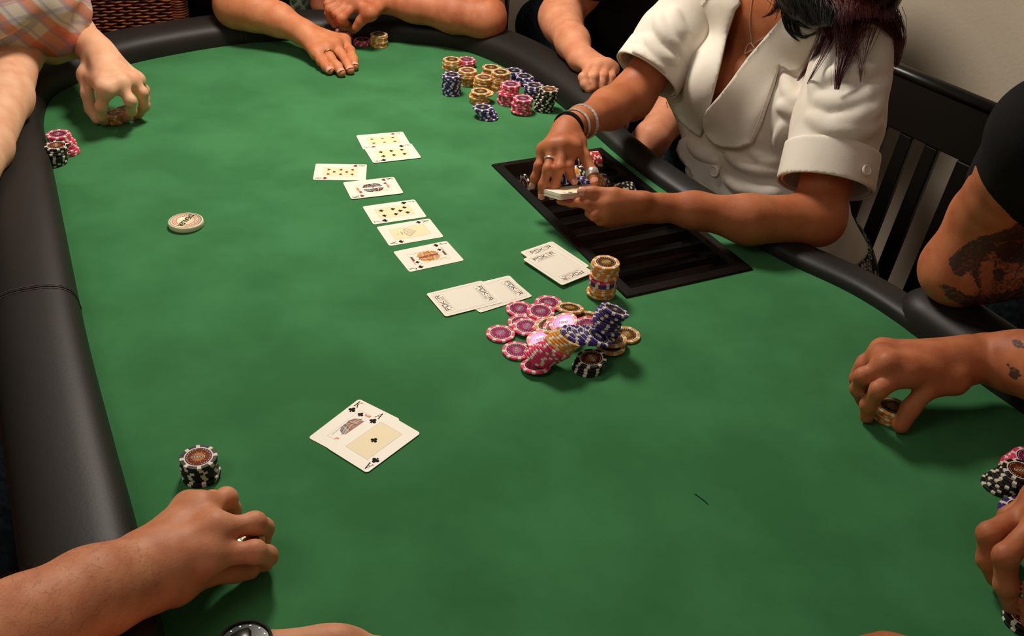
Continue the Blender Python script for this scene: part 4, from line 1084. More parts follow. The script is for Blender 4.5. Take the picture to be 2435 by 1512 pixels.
nt.links.new(ml.outputs[0], mx.inputs[0]); nt.links.new(old, mx.inputs[6]); nt.links.new(mx.outputs[2], bs.inputs['Base Color'])

# --- hand at the right edge (nearer man) -----------------------------------
p6 = person((1.05, .45), 'person at the lower right edge, only curled fingers over chips visible')
W6 = A(2620, 1190, .075)
mc = [A(2500, 1280, .088), A(2480, 1235, .088), A(2470, 1200, .078), A(2470, 1180, .066)]
f6 = [[A(2470, 1400, .050), A(2462, 1450, .028), A(2450, 1480, .012)], [A(2392, 1322, .070), A(2392, 1390, .040), A(2406, 1440, .014)], [A(2353, 1270, .060), A(2350, 1330, .034), A(2368, 1374, .014)], [A(2400, 1230, .045), A(2385, 1270, .03), A(2390, 1300, .014)]]
g6 = hand(W6, mc, f6, None, wr=.031, fr=.0115, tr=.0095, forearm=[(A(2760, 1180, .09), .04), (A(2950, 1180, .12), .047)], tag_='man6', palm_r=.0145)
g6[0] += [(A(2950, 1180, .12), V(1.06, .62, .34), .05, .06, .02)]
sdf_build('body', g6, .0032, sk5, p6)
sdf_build('shirt', [[(V(1.25, .5, -.2), V(1.15, .5, .3), .16, .15, .05), (V(1.06, .64, .36), V(1.1, .36, .36), .085, .085, .05), (V(1.06, .64, .36), A(2970, 1140, .20), .085, .07, .04)]], .01, black_cloth, p6)

# --- near left man: big forearm and hand holding a chip -------------------
sk7 = skin('skin_ruddy_tan', (220, 150, 112), (198, 120, 84))
p7 = person((-1.0, .35), 'man reaching in from the lower left, chip between his fingers')
W7 = A(338, 1366, .062)
mc = [A(490, 1322, .062), A(512, 1262, .070), A(478, 1212, .064), A(450, 1206, .054)]
f7 = [[A(606, 1312, .054), A(634, 1322, .032), A(628, 1338, .012)], [A(606, 1244, .062), A(626, 1256, .034), A(622, 1292, .012)], [A(538, 1185, .052), A(548, 1212, .030), A(536, 1240, .012)], [A(505, 1190, .044), A(520, 1215, .026), A(512, 1240, .012)]]
th7 = [A(420, 1392, .042), A(500, 1362, .034), A(556, 1356, .022), A(592, 1352, .014)]
fore = [(A(215, 1414, .082), .036), (A(60, 1502, .092), .041), (A(-160, 1610, .095), .050)]
g7 = hand(W7, mc, f7, th7, wr=.037, fr=.0102, tr=.0090, forearm=fore, tag_='man7', palm_r=.0145)
g7[0] += [(A(-160, 1610, .095), V(-.95, .48, .38), .052, .065, .02)]
# tendons and veins on the back of the hand
for m_ in mc[:3]: g7[0].append((W7*.7+m_*.3+np.array([0, 0, .014]), m_+np.array([0, 0, .009]), .0045, .005, .010))
b7 = sdf_build('body', g7, .0024, sk7, p7)
sdf_build('shirt', [[(V(-1.15, .3, -.2), V(-1.08, .3, .3), .16, .15, .05), (V(-.98, .47, .38), V(-1.0, .15, .38), .085, .085, .05), (V(-.98, .47, .38), V(-.80, .50, .24), .085, .07, .04)]], .01, black_cloth, p7)
sdf_build('trousers', [[(V(-1.1, .35, -.24), V(-.62, .72, -.20), .10, .09, .03), (V(-.62, .72, -.20), V(-.62, .72, -.66), .085, .06, .02), (V(-1.1, .2, -.24), V(-.64, .45, -.18), .10, .09, .03), (V(-.64, .45, -.18), V(-.64, .45, -.66), .085, .06, .02), (V(-.62, .72, -.17), V(-.66, .95, -.2), .09, .09, .03)]], .01, denim, p7)
hair_m = mat('arm_hair', (70, 36, 20), .6)
def arm_hair(o, n, parent, lo, hi, L):
    me = o.data; co_ = np.empty(len(me.vertices)*3, np.float32); me.vertices.foreach_get('co', co_); co_ = co_.reshape(-1, 3)
    no_ = np.empty(len(me.vertices)*3, np.float32); me.vertex_normals.foreach_get('vector', no_); no_ = no_.reshape(-1, 3)
    ax = unit(hi-lo); t = (co_-lo)@ax/np.linalg.norm(hi-lo); ok = np.where((t > 0) & (t < 1) & (no_[:, 2] > -.2))[0]
    pick = rng.choice(ok, n); v = []; f = []
    for i in pick:
        p = co_[i]; nn = no_[i]; d = unit(-ax*.6+nn*.45+rng.normal(0, .35, 3)); l = L*rng.uniform(.5, 1.1); s = unit(np.cross(d, nn+.01))*.00006
        q = p+d*l*.55; e = p+d*l+unit(-ax)*l*.3-nn*l*.2; k = len(v)
        v += [p-s, p+s, q+s*.7, q-s*.7, e]; f += [(k, k+1, k+2, k+3), (k+3, k+2, k+4)]
    h = mesh('arm_hair', v, f, hair_m, parent); tag(h, kind='stuff')
arm_hair(b7, 1700, p7, A(-160, 1610, .095), W7, .010)
c7 = A(580, 1283, .047)
n7 = unit(unit(CAM-c7)+unit(np.array([-.32, 1.90, TZ+1.15])-c7))
chip('orange', c7-n7*.0033, n7, .6, 'chip with bright glare held between the fingers at lower left')

# --- watch hand at the bottom edge -----------------------------------------
p8 = person((-.38, .1), 'person at the bottom edge wearing a dark wristwatch')
W8 = A(585, 1575, .022)
mc = [A(842, 1538, .022), A(812, 1534, .028), A(775, 1536, .028), A(745, 1545, .026)]
f8 = [[A(900, 1545, .022), A(910, 1580, .012)], [A(880, 1570, .024), A(880, 1600, .012)], [A(850, 1590, .022), A(850, 1620, .012)], [A(820, 1600, .02), A(815, 1630, .012)]]
fore = [(A(430, 1640, .025), .030), (A(200, 1760, .06), .040)]
g8 = hand(W8, mc, f8, None, wr=.024, fr=.0105, tr=.009, forearm=fore, tag_='man8', palm_r=.013)
g8[0] += [(A(200, 1760, .06), V(-.42, .12, .30), .045, .055, .02)]
sk8 = skin('skin_fair', (224, 160, 122), (208, 136, 100))
sdf_build('body', g8, .0032, sk8, p8)
wb = mat('watch_black', (20, 18, 18), .3, .6); wg = mat('watch_dial_green', (16, 34, 24), .15, .6, coat=1)
wc = A(583, 1521, .050)
wn = unit(np.array([0, .12, 1])); t = MB(); tt = MB()
ax_ = unit(A(812, 1512, .03)-W8)
P_ = []
def disk(b, c, n, r0, r1, z0, z1, mi=0, seg=40):
    n = unit(n); a = unit(np.cross(n, (0, 1, .1))); bb = np.cross(n, a); v = []
    for r, z in ((r0, z0), (r1, z1)):
        for i in range(seg): th = 2*math.pi*i/seg; v.append(c+n*z+r*(math.cos(th)*a+math.sin(th)*bb))
    b.add(v, [(i, (i+1) % seg, seg+(i+1) % seg, seg+i) for i in range(seg)], mi)
    return v
disk(t, wc, wn, .0205, .0235, -.010, -.004); disk(t, wc, wn, .0235, .0225, -.004, .0005); disk(t, wc, wn, .0225, .0200, .0005, .0015); disk(t, wc, wn, .0200, .0195, .0015, -.0005)
cs = t.build('watch_case', wb, p8, True)
disk(tt, wc, wn, .0195, .0001, -.0004, -.0003); tt.build('watch_dial', wg, cs)
t = MB()
a_ = unit(np.cross(wn, (0, 1, .1))); b_ = np.cross(wn, a_)
for i in range(12):
    th = math.pi*2*i/12; t.box(wc+.0165*(math.cos(th)*a_+math.sin(th)*b_), .0012, .0012, .0004, (a_, b_, wn))
t.box(wc+a_*-.006+b_*.002, .008, .0010, .0005, (unit(a_*-.95+b_*.2), unit(b_), wn)); t.build('hour_marker', silver, cs)
band(p8, 'watch_strap', W8*.97+np.array(A(600, 1556, .022))*.03, ax_, .0275, .020, .002, wb)

# --- fingertip of another hand at the bottom right ---------------------------
p9 = person((.25, -.05), 'person at the bottom edge, only a knuckle visible at lower right')
W9 = A(2120, 1800, .02)
g9 = hand(W9, [A(2105, 1545, .034), A(2150, 1560, .034), A(2060, 1560, .03), A(2030, 1580, .026)], [[A(2070, 1620, .03), A(2060, 1640, .012)], [A(2120, 1630, .03), A(2110, 1650, .012)], [A(2030, 1630, .03), A(2020, 1650, .012)], [A(2000, 1640, .026), A(1995, 1655, .012)]], None, wr=.028, fr=.0105, tr=.009, forearm=[(V(.38, .05, .05), .04)], tag_='man9')
sdf_build('body', g9, .0036, sk5, p9)

# --- black chair behind the man in the checked shirt ---------------------------
def black_chair():
    c0 = A(1176, 40, -.05); d = np.array([1, .12, 0]); d = unit(d); up = unit(np.array([0, .10, 1])); n = np.cross(d, up)
    ch = empty('dining_chair', (*c0[:2], 0), 'black chair with dark woven back behind the far forearm', 'chair')
    mesh_m = mat('chair_dark_mesh', (44, 26, 18), .8, noise=(300, (18, 12, 10), .4, .6))
    e = A(1184, 40, -.05)
    t = MB(); t.box(e-d*.215+up*.12, .40, .36, .012, (d, up, n)); t.build('back_panel', mesh_m, ch)
    for sx in (0, -.43):
        t = MB(); t.tube([e+d*(sx+.012)+up*.34, e+d*(sx+.012)+up*.0, e+d*(sx+.012)-up*.14, e+d*sx*.98-up*.66], [.016, .016, .016, .014], 10); t.build('chair_post', chair_m, ch, True)
    t = MB(); t.tube([e+up*.31, e-d*.43+up*.31], .016, 10); t.build('top_rail', chair_m, ch, True)
    t = MB(); t.box((*(e-d*.2+n*.0+np.array([0, -.2, 0]))[:2], .45), .42, .4, .04, (d, (0, 1, 0), (0, 0, 1))); t.build('seat', chair_m, ch)
black_chair()

t = MB(); q = spline([at(1652, 1174, .0006), at(1665, 1183, .0009), (at(1674, 1190, .0006)), at(1684, 1199, .0006)], 14); t.tube(q, .0004, 5)
tag(t.build('thread', black_cloth), 'short dark thread lying alone on the green felt', 'thread')

# --- the woman dealing -------------------------------------------------------
skw = skin('skin_bronze', (190, 116, 76), (168, 92, 56), 25)
jk = mat('white_twill', (232, 225, 213), .85, .2, bump=(700, .35, .0006), noise=(14, (222, 210, 194), .4, .7, 4), sheen=.1)
stitch_m = mat('jacket_stitching', (206, 194, 178), .8)
pw = person((.50, 1.80), 'woman in white short-sleeved jacket with dark red hair dealing cards')
FW = unit(np.array([-.6, -.8, 0]))
SR, SL = A(1690, -30, .275), A(2040, 75, .285)
CH_ = V(.435, 1.685, .12); WA = V(.475, 1.655, -.06); HP = V(.54, 1.72, -.25)
NK = (SR+SL)/2+np.array([.0, .02, .03])
ER = A(1500, 232, .105); WR_ = A(1350, 306, .118)
mcR = [A(1362, 352, .112), A(1338, 345, .118), A(1314, 348, .114), A(1293, 356, .104)]
fR = [[A(1352, 397, .092), A(1356, 416, .078), A(1366, 433, .070)], [A(1330, 400, .094), A(1320, 440, .068), A(1313, 466, .052)], [A(1303, 402, .090), A(1291, 440, .066), A(1288, 466, .050)], [A(1281, 395, .084), A(1272, 422, .066), A(1266, 440, .054)]]
thR = [A(1374, 340, .106), A(1390, 372, .096), A(1405, 406, .080), A(1413, 432, .070)]
gw = hand(WR_, mcR, fR, thR, wr=.0225, fr=.0080, tr=.0063, forearm=[(A(1385, 290, .115), .024), (A(1450, 258, .108), .034), (ER, .038)], tag_='womanR', palm_r=.0100)
EL = A(1945, 520, .045); WL = A(1590, 494, .062)
mcL = [A(1447, 484, .072), A(1440, 500, .060), A(1448, 512, .048), A(1462, 520, .038)]
fL = [[A(1396, 484, .068), A(1360, 480, .060), A(1332, 477, .056)], [A(1414, 512, .054), A(1404, 506, .050), A(1400, 496, .052)], [A(1428, 522, .044), A(1420, 516, .040), A(1416, 506, .042)], [A(1444, 526, .034), A(1436, 520, .032), A(1432, 512, .034)]]
thL = [A(1530, 478, .078), A(1462, 460, .086), A(1410, 457, .084), A(1384, 456, .083)]
gl = hand(WL, mcL, fL, thL, wr=.0220, fr=.0083, tr=.0068, forearm=[(A(1650, 500, .058), .026), (A(1780, 522, .050), .036), (EL, .040)], tag_='womanL', palm_r=.0108)
core = gw[0]+gl[0]
core += [(ER, SR*.75+ER*.25, .038, .042, .02), (EL, SL*.75+EL*.25, .040, .044, .02), (SR*.75+ER*.25, SR, .042, .046, .02), (SL*.75+EL*.25, SL, .044, .046, .02),
         (SR, SL, .050, .050, .05), (CH_, (SR+SL)/2, .105, .065, .05, (FW, .64)), (WA, CH_, .092, .105, .04, (FW, .68)), (HP, WA, .13, .1, .05, (FW, .8)),
         (NK, NK+np.array([-.02, -.03, .10]), .050, .046, .02)]
brL = CH_+np.array([.075, -.055, .025])+FW*.055; brR = CH_+np.array([-.055, .045, .025])+FW*.060
core += [(brL-FW*.008, brL-FW*.008, .048, .048, .02), (brR-FW*.008, brR-FW*.008, .048, .048, .02)]
HC = NK+np.array([-.04, -.06, .19])
core += [(HC, HC+np.array([0, 0, .03]), .078, .082, .02), (HC+FW*.03+np.array([0, 0, -.06]), HC+FW*.035+np.array([0, 0, .0]), .045, .06, .02), (HC+FW*.088+np.array([0, 0, -.01]), HC+FW*.078+np.array([0, 0, .02]), .012, .008, .008)]
bodyw = sdf_build('body', [core]+gw[1:]+gl[1:], .0030, skw, pw)

# jacket: hollow shell a few millimetres outside the body
sl_cutR = SR*.20+ER*.80; sl_cutL = SL*.17+EL*.83
def sleeve(Sh, El, c, r0, r1): return [(Sh, Sh*.5+El*.5, r0, (r0+r1)/2, .03), (Sh*.5+El*.5, El, (r0+r1)/2, r1, .02)]
jp = [(SR, SL, .060, .060, .05), (CH_, (SR+SL)/2, .125, .085, .06, (FW, .68)), (WA, CH_, .112, .128, .05, (FW, .72)), (WA-np.array([0, 0, .15])+np.array([.055, .03, 0]), WA, .168, .112, .06, (FW, .8)),
      (brL, brL, .064, .064, .03), (brR, brR, .064, .064, .03)]
jp += [(at_d(1672, 235, 1.93), at_d(1712, 330, 1.925), .060, .058, .03), (at_d(1712, 330, 1.925), at_d(1716, 430, 1.93), .058, .064, .03)]
jR = sleeve(SR, ER, sl_cutR, .060, .062); jL = sleeve(SL, EL, sl_cutL, .062, .070)
dR, dL = unit(ER-SR), unit(EL-SL)
def folds(o, xs, v, axd, P0, amp, fr_, ph=0, pw_=3):
    X, Y, Z_ = xs[0][:, None, None], xs[1][None, :, None], xs[2][None, None, :]
    s_ = (X-P0[0])*axd[0]+(Y-P0[1])*axd[1]+(Z_-P0[2])*axd[2]
    wv = np.sin(s_*fr_+ph+2.2*np.sin(X*19+Y*11)+1.6*np.sin(Z_*17+Y*23))
    return (o-amp*np.sign(wv)*np.abs(wv)**pw_).astype(np.float32)
def open_shell(o, cuts, vox, t):
    co_ = np.array([v.co[:] for v in o.data.vertices]); k = np.zeros(len(co_), bool)
    for p, n in cuts: k |= ((co_-np.array(p))@unit(n)) > -vox*.35
    bmx = bmesh.new(); bmx.from_mesh(o.data); bmx.verts.ensure_lookup_table()
    bmesh.ops.delete(bmx, geom=[bmx.verts[int(i)] for i in np.where(k)[0]], context='VERTS')
    for v in bmx.verts:
        if v.is_boundary:
            for p, n in cuts:
                n = unit(n); dd = float((np.array(v.co[:])-np.array(p))@n)
                if dd > -vox*2.2: v.co = Vector(np.array(v.co[:])-n*(dd+vox*.4))
    for _ in range(6):                                  # even out the hem
        new = {}
        for v in bmx.verts:
            if v.is_boundary:
                nb2 = [e.other_vert(v).co for e in v.link_edges if e.is_boundary]
                if len(nb2) == 2: new[v] = (v.co*2+nb2[0]+nb2[1])/4
        for v, c_ in new.items(): v.co = c_
    bmesh.ops.recalc_face_normals(bmx, faces=bmx.faces); bmx.to_mesh(o.data); bmx.free()
    m_ = o.modifiers.new('cloth', 'SOLIDIFY'); m_.thickness = t; m_.offset = 0
    return o
def ridge_prims(prims, fold, cuts, ridges, vox):
    tmp = sdf_build('form', [prims], vox*1.5, jk, pw); bv = bvh_of(tmp); bpy.data.objects.remove(tmp); out = []
    for pts, r in ridges:
        Q = []
        for x, y in spline([(1440+a/2.3618, b/2.3618, 0) for a, b in pts], 14)[:, :2]:
            d = Vector(unit(ray(x, y))); h = bv.ray_cast(Vector(CAM), d)
            if h[0] is not None:
                n = h[1] if h[1].dot(d) < 0 else -h[1]; Q.append(np.array(h[0])-np.array(n)*(r*.30))
        m_ = len(Q)
        for i in range(m_-1): out.append((Q[i], Q[i+1], r*(.5+.5*math.sin(math.pi*(i+.3)/m_)), r*(.5+.5*math.sin(math.pi*(i+1.3)/m_)), .012))
    return out
def jacket_part(name, prims, cuts, t, fold, vox=.0042, ridges=()):
    if ridges: prims = list(prims)+ridge_prims(prims, fold, cuts, ridges, vox)
    def post(o, xs, v):
        o = folds(o, xs, v, *fold)
        for p, n in cuts: o = cut(o, xs, p, n)
        return o
    return open_shell(sdf_build(name, [prims], vox, jk, pw, post, 1), cuts, vox, t)
hem = WA-np.array([-.02, -.02, .085])
jack = jacket_part('jacket', jp, [(hem, (.05, .05, -1)), (NK+np.array([0, 0, .045]), (0, 0, 1))], .0026, (np.array([.3, .2, 1]), WA, .0012, 62), ridges=[([(980, 595), (1060, 622), (1150, 632)], .007), ([(690, 872), (780, 925), (900, 955), (1010, 960)], .006), ([(680, 1010), (760, 1060), (900, 1085), (960, 1080)], .006), ([(830, 870), (940, 905), (1050, 880)], .005), ([(1010, 420), (1040, 520), (1120, 600)], .006), ([(470, 800), (540, 860), (640, 900)], .006), ([(460, 960), (540, 1040), (600, 1100)], .006), ([(1000, 700), (980, 800), (1000, 900)], .006), ([(1180, 500), (1100, 560), (1000, 600)], .006)])
slR = jacket_part('sleeve', jR, [(sl_cutR, dR), (SR-dR*.03, -dR)], .0024, (dR, SR, .0012, 70, 1.0), ridges=[([(300, 90), (335, 190), (420, 270)], .008), ([(230, 215), (300, 310), (390, 350)], .007), ([(380, 60), (400, 150), (440, 210)], .008), ([(170, 260), (230, 350), (330, 400)], .006)])
slL = jacket_part('sleeve', jL, [(sl_cutL, dL), (SL-dL*.03, -dL)], .0024, (dL, SL, .0015, 55, .4), ridges=[([(1175, 540), (1260, 575), (1360, 582), (1460, 545), (1570, 480)], .010), ([(1150, 655), (1240, 705), (1350, 738), (1450, 732), (1540, 690)], .010), ([(1180, 470), (1250, 430), (1380, 400), (1500, 390)], .008), ([(1540, 560), (1480, 640), (1380, 690)], .008), ([(1230, 330), (1200, 420), (1180, 520)], .009), ([(1460, 600), (1400, 660), (1280, 690)], .007)])
# turned-up cuffs
def cuff(name, c, d, r, w_, pw):
    prims = [(c-d*(w_+.04), c+d*.05, r-.001, r+.001, .01)]
    def post(o, xs, v):
        o = cut(o, xs, c+d*.002, d); return cut(o, xs, c-d*w_, -d)
    return open_shell(sdf_build(name, [prims], .0035, jk, pw, post, 1), [(c+d*.002, d), (c-d*w_, -d)], .0035, .003)

cuff('cuff', sl_cutR, dR, .0645, .045, slR); cuff('cuff', sl_cutL, dL, .0735, .060, slL)
# open neckline: delete the jacket shell where the V opens
Vpoly = np.array([(1770, -60), (1764, 8), (1735, 108), (1700, 215), (1678, 312), (1683, 254), (1750, 160), (1868, 38), (1890, -60)], float)
def in_poly(P, Q):
    x, y = P[:, 0], P[:, 1]; c = np.zeros(len(P), bool); j = len(Q)-1
    for i in range(len(Q)):
        cond = ((Q[i, 1] > y) != (Q[j, 1] > y)) & (x < (Q[j, 0]-Q[i, 0])*(y-Q[i, 1])/(Q[j, 1]-Q[i, 1]+1e-9)+Q[i, 0]); c ^= cond; j = i
    return c
Vop = np.array([(1758, -80), (1738, 20), (1706, 108), (1676, 215), (1660, 296), (1690, 304), (1708, 266), (1780, 170), (1897, 52), (1915, -80)], float)
vc = np.array([v.co[:] for v in jack.data.vertices]); pr_ = proj(vc); fr_side = (vc-(CH_+SR*0))@FW > -.02
fr_side = ((vc-CH_)@FW) > -.015
kill = np.where(in_poly(pr_, Vop) & fr_side)[0]
bmx = bmesh.new(); bmx.from_mesh(jack.data); bmx.verts.ensure_lookup_table()
bmesh.ops.delete(bmx, geom=[bmx.verts[i] for i in kill], context='VERTS'); bmx.to_mesh(jack.data); bmx.free()
# lapels and collar
ref = sdf_build('jacket_form', [jp], .005, jk, pw); bj = bvh_of(ref)
ZJ = lambda pts: [(1440+x/2.3618, y/2.3618) for x, y in pts]
lapL = ZJ([(760, -30), (775, 20), (745, 60), (700, 210), (665, 330), (620, 500), (585, 640), (555, 745), (548, 757), (520, 745), (480, 715), (442, 678), (390, 606), (360, 545), (357, 500), (370, 420), (395, 320), (415, 240), (440, 195), (475, 165), (455, 140), (450, 110), (480, 75), (560, 20), (600, -30)])
lapR = ZJ([(1010, 92), (930, 180), (840, 290), (740, 410), (640, 530), (580, 597), (566, 640), (568, 700), (590, 755), (625, 795), (680, 815), (740, 822), (800, 808), (835, 790), (862, 740), (900, 665), (940, 560), (965, 470), (985, 365), (1012, 385), (1040, 402), (1075, 407), (1098, 392), (1130, 340), (1170, 270), (1215, 205), (1235, 120), (1200, 20), (1120, -40), (1020, -40)])
def _lift(poly, amt):
    P = np.array(poly)
    def f(x, y):
        return amt
    return f
patch('lapel', lapL, bj, .0055, .0028, jk, pw, step=6, lift=_lift(lapL, .001))
patch('lapel', lapR, bj, .0065, .0028, jk, pw, step=6, lift=_lift(lapR, .0015))
def edge_line(name, pts, off, r, m_):
    out = []
    for (x, y) in spline([(*p, 0) for p in pts], 60)[:, :2]:
        h = bj.ray_cast(Vector(CAM), Vector(unit(ray(x, y))))
        if h[0] is not None:
            n = h[1] if h[1].dot(Vector(ray(x, y))) < 0 else -h[1]; out.append(np.array(h[0])+np.array(n)*off)
    if len(out) > 3:
        for _ in range(4): out = [out[0]]+[(np.array(out[i-1])+2*np.array(out[i])+out[i+1])/4 for i in range(1, len(out)-1)]+[out[-1]]
        t = MB(); t.tube(out, r, 6); return t.build(name, m_, pw, True)
edge_line('lapel_seam', ZJ([(375, 600), (362, 520), (380, 410), (410, 300), (428, 235), (455, 190)]), .0092, .0006, stitch_m)
edge_line('lapel_seam', ZJ([(600, 780), (680, 800), (745, 806), (815, 785), (855, 720), (925, 560), (968, 400)]), .0102, .0006, stitch_m)
# button placket, centre seam and hem lines
plk = patch('placket', ZJ([(640, 850), (700, 862), (692, 905), (655, 960), (640, 1020), (645, 1090), (650, 1150), (570, 1110), (505, 1010), (480, 950), (432, 885), (412, 838), (430, 785), (460, 760), (520, 790), (590, 830)]), bj, .0035, .0026, jk, pw, step=7)
edge_line('jacket_seam', ZJ([(1150, 640), (1100, 740), (1060, 850), (1020, 1000)]), .0015, .0011, stitch_m)
edge_line('jacket_seam', ZJ([(1170, 480), (1180, 560), (1150, 640)]), .0015, .0012, stitch_m)
edge_line('jacket_seam', ZJ([(655, 850), (760, 880), (900, 915), (1040, 935)]), .0015, .0011, stitch_m)
bpy.data.objects.remove(ref)
def button(px, py, bv, r, off, pw=pw):
    d = Vector(unit(ray(px, py))); h = bv.ray_cast(Vector(CAM), d)
    if h[0] is None: return
    n = h[1] if h[1].dot(d) < 0 else -h[1]; c = np.array(h[0])+np.array(n)*off; t = MB()
    disk(t, c, n, r, r, 0, .0022); disk(t, c, n, r, r*.85, .0022, .0032); disk(t, c, n, r*.85, r*.7, .0032, .0020); disk(t, c, n, r*.7, .0002, .0020, .0019)
    t.build('button', jk, pw, True)
button(1705, 406, bj, .0105, .006, plk)
button(2050, 408, bvh_of(slL), .0085, .008, slL)
# skirt with black and white rings
sk_m = mat('skirt_pattern', (24, 22, 22), .8, .2); nt = sk_m.node_tree; vo = nt.nodes.new('ShaderNodeTexVoronoi'); vo.inputs['Scale'].default_value = 42
tc = nt.nodes.new('ShaderNodeTexCoord'); nt.links.new(tc.outputs['Object'], vo.inputs['Vector'])
cr_ = nt.nodes.new('ShaderNodeValToRGB'); e = cr_.color_ramp; e.interpolation = 'CONSTANT'
e.elements[0].color = (.6, .56, .5, 1); e.elements[0].position = 0; e.elements[1].position = .16; e.elements[1].color = (.01, .01, .01, 1)
for p_, c_ in ((.30, (.55, .5, .45, 1)), (.40, (.01, .01, .01, 1))): q = e.elements.new(p_); q.color = c_
nt.links.new(vo.outputs['Distance'], cr_.inputs[0]); nt.links.new(cr_.outputs[0], nt.nodes['Principled BSDF'].inputs['Base Color'])
sdf_build('skirt', [[(HP+np.array([.03, .05, .0]), WA-np.array([-.04, -.05, .13]), .155, .138, .05, (FW, .8)), (HP, V(.33, 1.42, -.20), .12, .085, .05), (HP+np.array([.05, -.05, 0]), V(.47, 1.33, -.20), .12, .085, .05)]], .008, sk_m, pw)
sdf_build('legs', [[(V(.33, 1.42, -.20), V(.35, 1.45, -.66), .07, .045, .02), (V(.47, 1.33, -.20), V(.5, 1.36, -.66), .07, .045, .02), (V(.35, 1.45, -.69), V(.28, 1.35, -.71), .04, .032, .02), (V(.5, 1.36, -.69), V(.43, 1.26, -.71), .04, .032, .02)]], .009, skw, pw)
# jewellery
band(pw, 'ring', mcR[2]*.42+fR[2][0]*.58, fR[2][0]-mcR[2], .0086, .0034, .0008, silver)
band(pw, 'thumb_ring', A(1408, 412, .0775), thR[3]-thR[2], .0098, .012, .0010, silver)
ax1 = WR_-A(1385, 290, .115)
band(pw, 'hair_tie', WR_+(A(1385, 290, .115)-WR_)*.05, ax1, .0248, .008, .0028, black_cloth)
bc = A(1378, 294, .1155)
for k, off in enumerate((0.15, .75)):
    c_ = WR_+(A(1385, 290, .115)-WR_)*(.42+off*.75); axn = unit(ax1); a_ = unit(np.cross(axn, (0, 0, 1))); b_ = np.cross(axn, a_)
    t = MB(); NN = 26
    for i in range(NN):
        th = 2*math.pi*i/NN; r_ = .0262+.0028*k; c2 = c_+r_*(math.cos(th)*a_+math.sin(th)*b_); rd = math.cos(th)*a_+math.sin(th)*b_; tg = -math.sin(th)*a_+math.cos(th)*b_
        t.box(c2, .0062, .0075 if k else .006, .0022, (tg, axn, rd))
        t.box(c2+tg*.0036, .0022, .004, .0016, (tg, axn, rd))
    o = t.build('bracelet', silver, pw); m_ = o.modifiers.new('b', 'BEVEL'); m_.width = .0006; m_.segments = 2
bvw = bvh_of(bodyw)
def on_body(px, py, off):
    d = Vector(unit(ray(px, py))); h = bvw.ray_cast(Vector(CAM), d)
    if h[0] is None: return None
    n = h[1] if h[1].dot(d) < 0 else -h[1]; return np.array(h[0])+np.array(n)*off
ZN = lambda x, y: (1740+x/5.7976, y/5.7976)
def necklace(pts):
    P = [on_body(*ZN(x, y), .0012) for x, y in pts]; P = [p for p in P if p is not None]
    Q = spline(P, 110); t = MB()
    for i in range(0, len(Q)-1):
        d = unit(Q[i+1]-Q[i]); a_ = unit(np.cross(d, FW)); b_ = np.cross(d, a_); s_ = a_ if i % 2 else b_
        t.tube([Q[i]-d*.0006, Q[i]+d*.0012], [.0007, .0007], 5)
    t.build('necklace_chain', silver, pw)
necklace([(292, -10), (270, 120), (252, 250), (255, 400), (270, 500), (282, 590)])
necklace([(300, 612), (360, 570), (430, 525), (520, 465)])
hp = [on_body(*ZN(x, y), .0022) for x, y in [(283, 596), (250, 600), (220, 635), (200, 690), (196, 738), (240, 715), (290, 692), (318, 680), (318, 650), (296, 625), (283, 596)]]
hp = [p for p in hp if p is not None]
if len(hp) > 4: t = MB(); t.tube(spline(hp, 40), .0011, 8); t.build('heart_pendant', silver, pw, True)
pn = mat('fingernail_french', (214, 150, 128), .18, .6)
upc = CAM-WR_+np.array([0, 0, .3])
for f_ in (fR[0], fR[1], fR[2], fR[3]): nail(pw, f_[2], f_[1], upc, .0062, pn, L=.0100)
nail(pw, thR[3], thR[2], upc, .0074, pn, L=.010); nail(pw, thL[3], thL[2], CAM-thL[3]+np.array([0, 0, .4]), .0080, pn, L=.011)

# hair: cap, falling mass and single locks
hair = mat('hair_dark_red', (74, 20, 20), .38, .6, noise=(9, (118, 34, 30), .5, .75)); hblk = mat('hair_black', (12, 9, 10), .35, .6)
HT = HC+np.array([0, 0, .03])
def px3(x, y, dz):                       # point in front of the jacket at a given distance
    q = ZN(x, y); d = Vector(unit(ray(*q))); best = None
    for bv in (bj, bvh_of_cache['slL']):
        h = bv.ray_cast(Vector(CAM), d)
        if h[0] is not None and (best is None or h[3] < best): best = h[3]
    if best is None: best = px3.last
    px3.last = best
    return CAM+np.array(d)*(best-dz)
bvh_of_cache = {'slL': bvh_of(slL)}; px3.last = 2.0
top = HC+np.array([.03, .0, .05])
cap = [(HC+np.array([.02, .02, .04]), HC+np.array([.03, .02, .0]), .094, .092, .02)]
hp_ = [(px3(840, -110, .03), px3(900, 170, .028), .024, .010), (px3(1120, -110, .04), px3(1150, 200, .034), .036, .020), (px3(1330, -110, .04), px3(1330, 220, .03), .034, .018), (px3(1560, -110, .035), px3(1580, 180, .025), .034, .018), (px3(1850, -110, .03), px3(1880, 90, .022), .034, .020), (px3(2110, -110, .02), px3(2150, 160, .015), .024, .010)]
sdf_build('hair', [cap+[(HC+np.array([.05, .0, .02]), q[0], .06, q[2], .03) for q in hp_]+[(*q, .02) for q in hp_]], .0045, hblk, pw)
